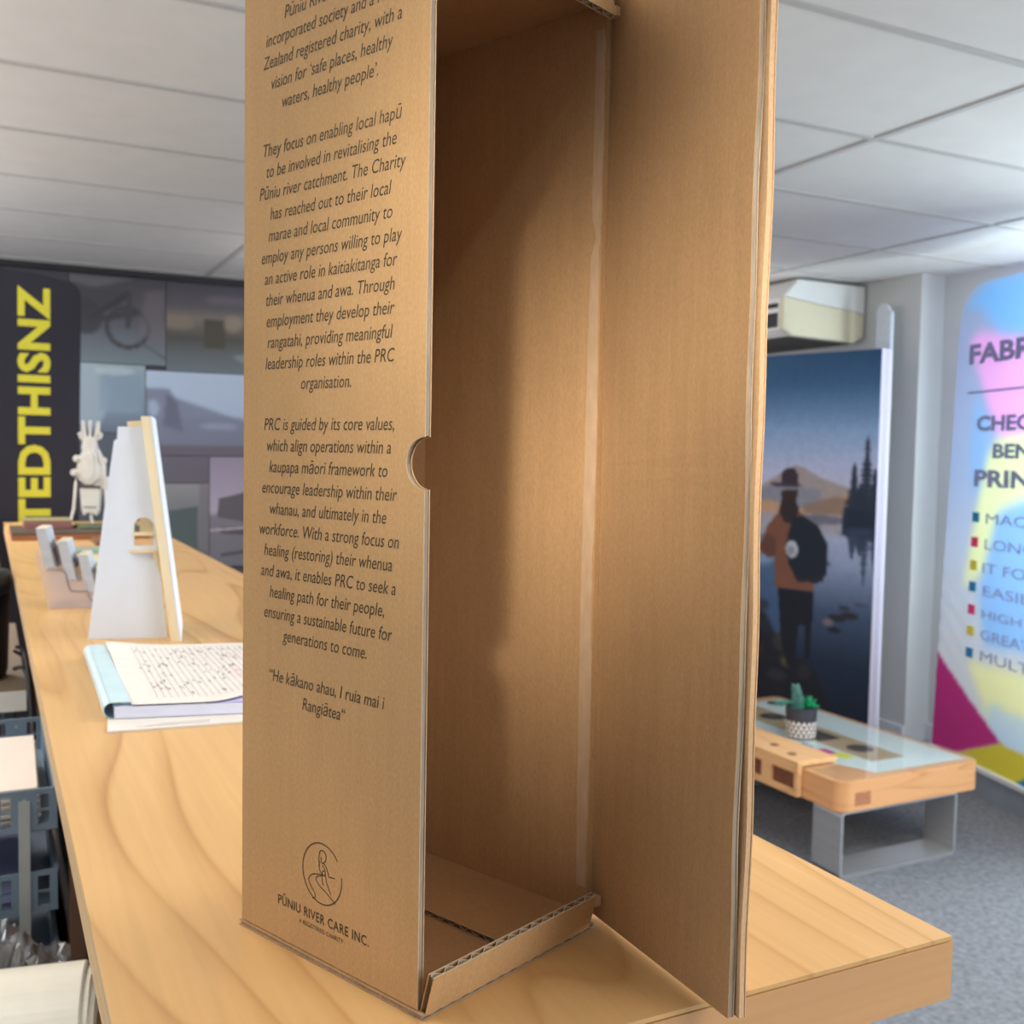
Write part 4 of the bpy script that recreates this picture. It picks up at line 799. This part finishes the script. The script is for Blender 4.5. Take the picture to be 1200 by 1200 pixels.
# coffee table
M_oak = pine('table_timber', (214, 160, 112), (170, 108, 66), stretch=(1.2, 1.2, 14), rings=7, rough=0.45, amount=0.6, seed=5)
M_oakt = pine('table_top_timber', (222, 176, 126), (176, 120, 72), stretch=(9, 1.2, 9), rings=7, rough=0.45, amount=0.5, seed=8)
M_st = mat('brushed_steel', (196, 200, 206), 0.35, metal=0.75, var=0.05, scale=(4, 4, 60)); M_inlay = mat('table_inlay', (206, 216, 216), 0.5, var=0.03); M_hole = mat('table_hole', (62, 54, 48), 0.7, var=0.1); M_slotw = mat('slot_dark_wood', (112, 66, 46), 0.6, var=0.15)
tb = thing('coffee_table', 'low timber coffee table with glass top and flat steel loop legs', 'table', (3.01, 3.26, 0))
TXa, TXb, TYa, TYb = 2.66, 3.365, 2.69, 3.84
MB().prism([(x, y, 0.238) for x, y in rrect(TXa, TYa, TXb, TYb, 0.045)], (0, 0, 0.106)).build('table_frame', M_oak, tb)
mb = MB(); mb.prism([(2.88, TYa + 0.05, 0.3441), (TXb - 0.03, TYa + 0.05, 0.3441), (TXb - 0.03, TYb - 0.06, 0.3441), (2.72, TYb - 0.06, 0.3441), (2.72, 3.1, 0.3441)], (0, 0, 0.0008)); mb.build('inlay_board', M_inlay, tb)
MB().box((2.965, TYa + 0.16, 0.3450), (3.135, TYb - 0.06, 0.3456)).build('middle_slat', mat('slat_taupe', (176, 150, 116), 0.5, var=0.12, scale=(60, 4, 60)), tb)
for cx, cy, r in ((3.055, 3.00, 0.052), (3.07, 3.53, 0.056), (3.25, 3.72, 0.040)):
    MB().prism([(cx + r * math.cos(k * math.pi / 16), cy + r * math.sin(k * math.pi / 16), 0.3455) for k in range(32)], (0, 0, 0.0006)).build('round_hole', M_hole, tb)
MB().box((2.985, 3.14, 0.3455), (3.09, 3.30, 0.3461)).build('square_hole', M_hole, tb)
for c, (x, y) in (((60, 130, 190), (2.875, 3.12)), ((200, 60, 130), (2.895, 3.02)), ((220, 210, 80), (2.92, 2.95))):
    MB().box((x - 0.03, y - 0.035, 0.345), (x + 0.03, y + 0.035, 0.3456)).build('colour_swatch', mat('swatch_%d' % c[0], c, 0.6), tb)
MB().prism([(x, y, 0.3470) for x, y in rrect(TXa + 0.002, TYa + 0.002, TXb - 0.002, TYb - 0.002, 0.043)], (0, 0, 0.006)).build('glass_top', clear('table_glass', (250, 252, 252)), tb)
BX = 2.636; s1, s2 = (2.905, 3.03), (3.085, 3.135)
mb = MB(); mb.box((BX, 2.885, 0.240), (BX + 0.022, 3.62, 0.262)); mb.box((BX, 2.885, 0.325), (BX + 0.022, 3.62, 0.353))
for a_, b_ in ((2.885, s1[0]), (s1[1], s2[0]), (s2[1], 3.62)): mb.box((BX, a_, 0.262), (BX + 0.022, b_, 0.325))
mb.box((BX, 2.885, 0.3535), (2.825, 3.62, 0.370)); mb.build('side_block', M_oakt, tb, bevel=0.001)
for a_, b_ in (s1, s2): MB().box((BX + 0.012, a_, 0.262), (BX + 0.0225, b_, 0.325)).build('slot', M_slotw, tb)
for cx, cy in ((2.715, 3.105), (2.692, 2.98)): MB().prism([(cx + 0.018 * math.cos(k * math.pi / 10), cy + 0.018 * math.sin(k * math.pi / 10), 0.3701) for k in range(20)], (0, 0, 0.0006)).build('peg_hole', M_slotw, tb)
for ya, yb in ((2.697, 2.838), (3.66, 3.80)):
    xa, xb, r, th = 2.672, 3.250, 0.02, 0.010; o_ = rrect(xa, 0, xb, 0.238, r); i_ = rrect(xa + th, th, xb - th, 0.228, r - th)
    mb = MB(); n_ = len(o_); vs = [(x, ya, z) for x, z in o_] + [(x, ya, z) for x, z in i_] + [(x, yb, z) for x, z in o_] + [(x, yb, z) for x, z in i_]; fs = []
    for k in range(n_):
        j = (k + 1) % n_; fs += [(k, j, n_ + j, n_ + k), (2 * n_ + k, 3 * n_ + k, 3 * n_ + j, 2 * n_ + j), (k, 2 * n_ + k, 2 * n_ + j, j), (n_ + k, n_ + j, 3 * n_ + j, 3 * n_ + k)]
    mb.add(vs, fs); mb.build('leg', M_st, tb)

# potted succulent on the glass
MB().box((2.725, TYa - 0.0006, 0.256), (2.800, TYa + 0.004, 0.304)).build('joint_inlay', mat('end_grain', (168, 112, 78), 0.6, var=0.15, scale=(90, 90, 90)), tb)
PC = (2.950, 3.219, 0.3532); pp = thing('potted_succulent', 'small dark pot with white zigzag band and green succulents on the coffee table', 'potted plant', PC)
M_pot = mat('pot_charcoal', (52, 54, 66), 0.6, var=0.08); M_zig = mat('pot_white', (226, 218, 210), 0.7)
MB().lathe([(0.055, 0), (0.058, 0.004), (0.063, 0.118), (0.057, 0.120), (0.056, 0.104), (0.01, 0.103)], PC, 40).build('pot', M_pot, pp, smooth=False)
mb = MB()
for row in range(4):
    for k in range(18):
        t0 = 2 * math.pi * (k + 0.5 * (row % 2)) / 18; dt = 2 * math.pi / 18 * 0.62; za, zb_ = 0.003 + row * 0.0165, 0.018 + row * 0.0165
        def cp(t, z): rr_ = 0.0585 + 0.005 * z / 0.118 + 0.0008; return (PC[0] + rr_ * math.cos(t), PC[1] + rr_ * math.sin(t), PC[2] + z)
        dt = 2 * math.pi / 18 * 0.95; mb.add([cp(t0, za), cp(t0 + dt, za), cp(t0 + dt * .62, zb_), cp(t0 + dt * .38, zb_)], [(0, 1, 2, 3)])
mb.build('zigzag_band', M_zig, pp)
def leaf(mb, o, d, ln, wd):
    d = Vector(d).normalized(); a_ = d.cross(Vector((0, 0, 1)));
    if a_.length < .1: a_ = d.cross(Vector((1, 0, 0)))
    a_.normalize(); n_ = a_.cross(d); o = Vector(o)
    mb.add([o, o + d * ln * .55 + a_ * wd, o + d * ln + n_ * wd * .3, o + d * ln * .55 - a_ * wd, o + d * ln * .5 + n_ * wd * .7, o + d * ln * .5 - n_ * wd * .7], [(0, 1, 4), (1, 2, 4), (2, 3, 4), (3, 0, 4), (0, 5, 1), (1, 5, 2), (2, 5, 3), (3, 5, 0)])
rr = random.Random(4); top = Vector(PC) + Vector((0, 0, 0.105)); R3 = Vector((0.894, -0.448, 0))
mb = MB(); c = top + R3 * 0.027
for k in range(70):
    th = rr.uniform(0, 6.28); el = rr.uniform(-0.1, 1.5); leaf(mb, c + Vector((0, 0, 0.012)), (math.cos(th) * math.cos(el), math.sin(th) * math.cos(el), math.sin(el)), rr.uniform(.036, .052), .008)
mb.build('rosette', mat('bright_green', (30, 150, 98), 0.5, var=0.2), pp)['label'] = 'bright green spiky rosette'
mb = MB(); c = top - R3 * 0.022
for k in range(44):
    f = k / 44; th = k * 2.4; o = c + Vector((0.006 * math.sin(f * 5), 0, 0.002 + 0.095 * f)); leaf(mb, o, (math.cos(th), math.sin(th), .55), 0.036 * (1.1 - .5 * f), .010)
mb.tube([c, c + Vector((0.004, 0, 0.085))], 0.003, 6); mb.build('sprig', mat('blue_green', (92, 142, 136), 0.55, var=0.15), pp)['label'] = 'upright blue-green leafy sprig'
mb = MB()
for k in range(60):
    f = k / 60; th = k * 2.4; o = top - R3 * (0.02 + 0.075 * f) + Vector((0, 0, 0.014 + 0.012 * math.sin(f * 3))); leaf(mb, o, (math.cos(th), math.sin(th), .3), 0.028, .008)
for k in range(30):
    th = rr.uniform(0, 6.28); leaf(mb, top + R3 * rr.uniform(-.03, .0) + Vector((0, 0, .0)), (math.cos(th), math.sin(th), .9), .036, .010)
mb.build('trailing_leaves', mat('teal_green', (70, 136, 122), 0.55, var=0.2), pp)
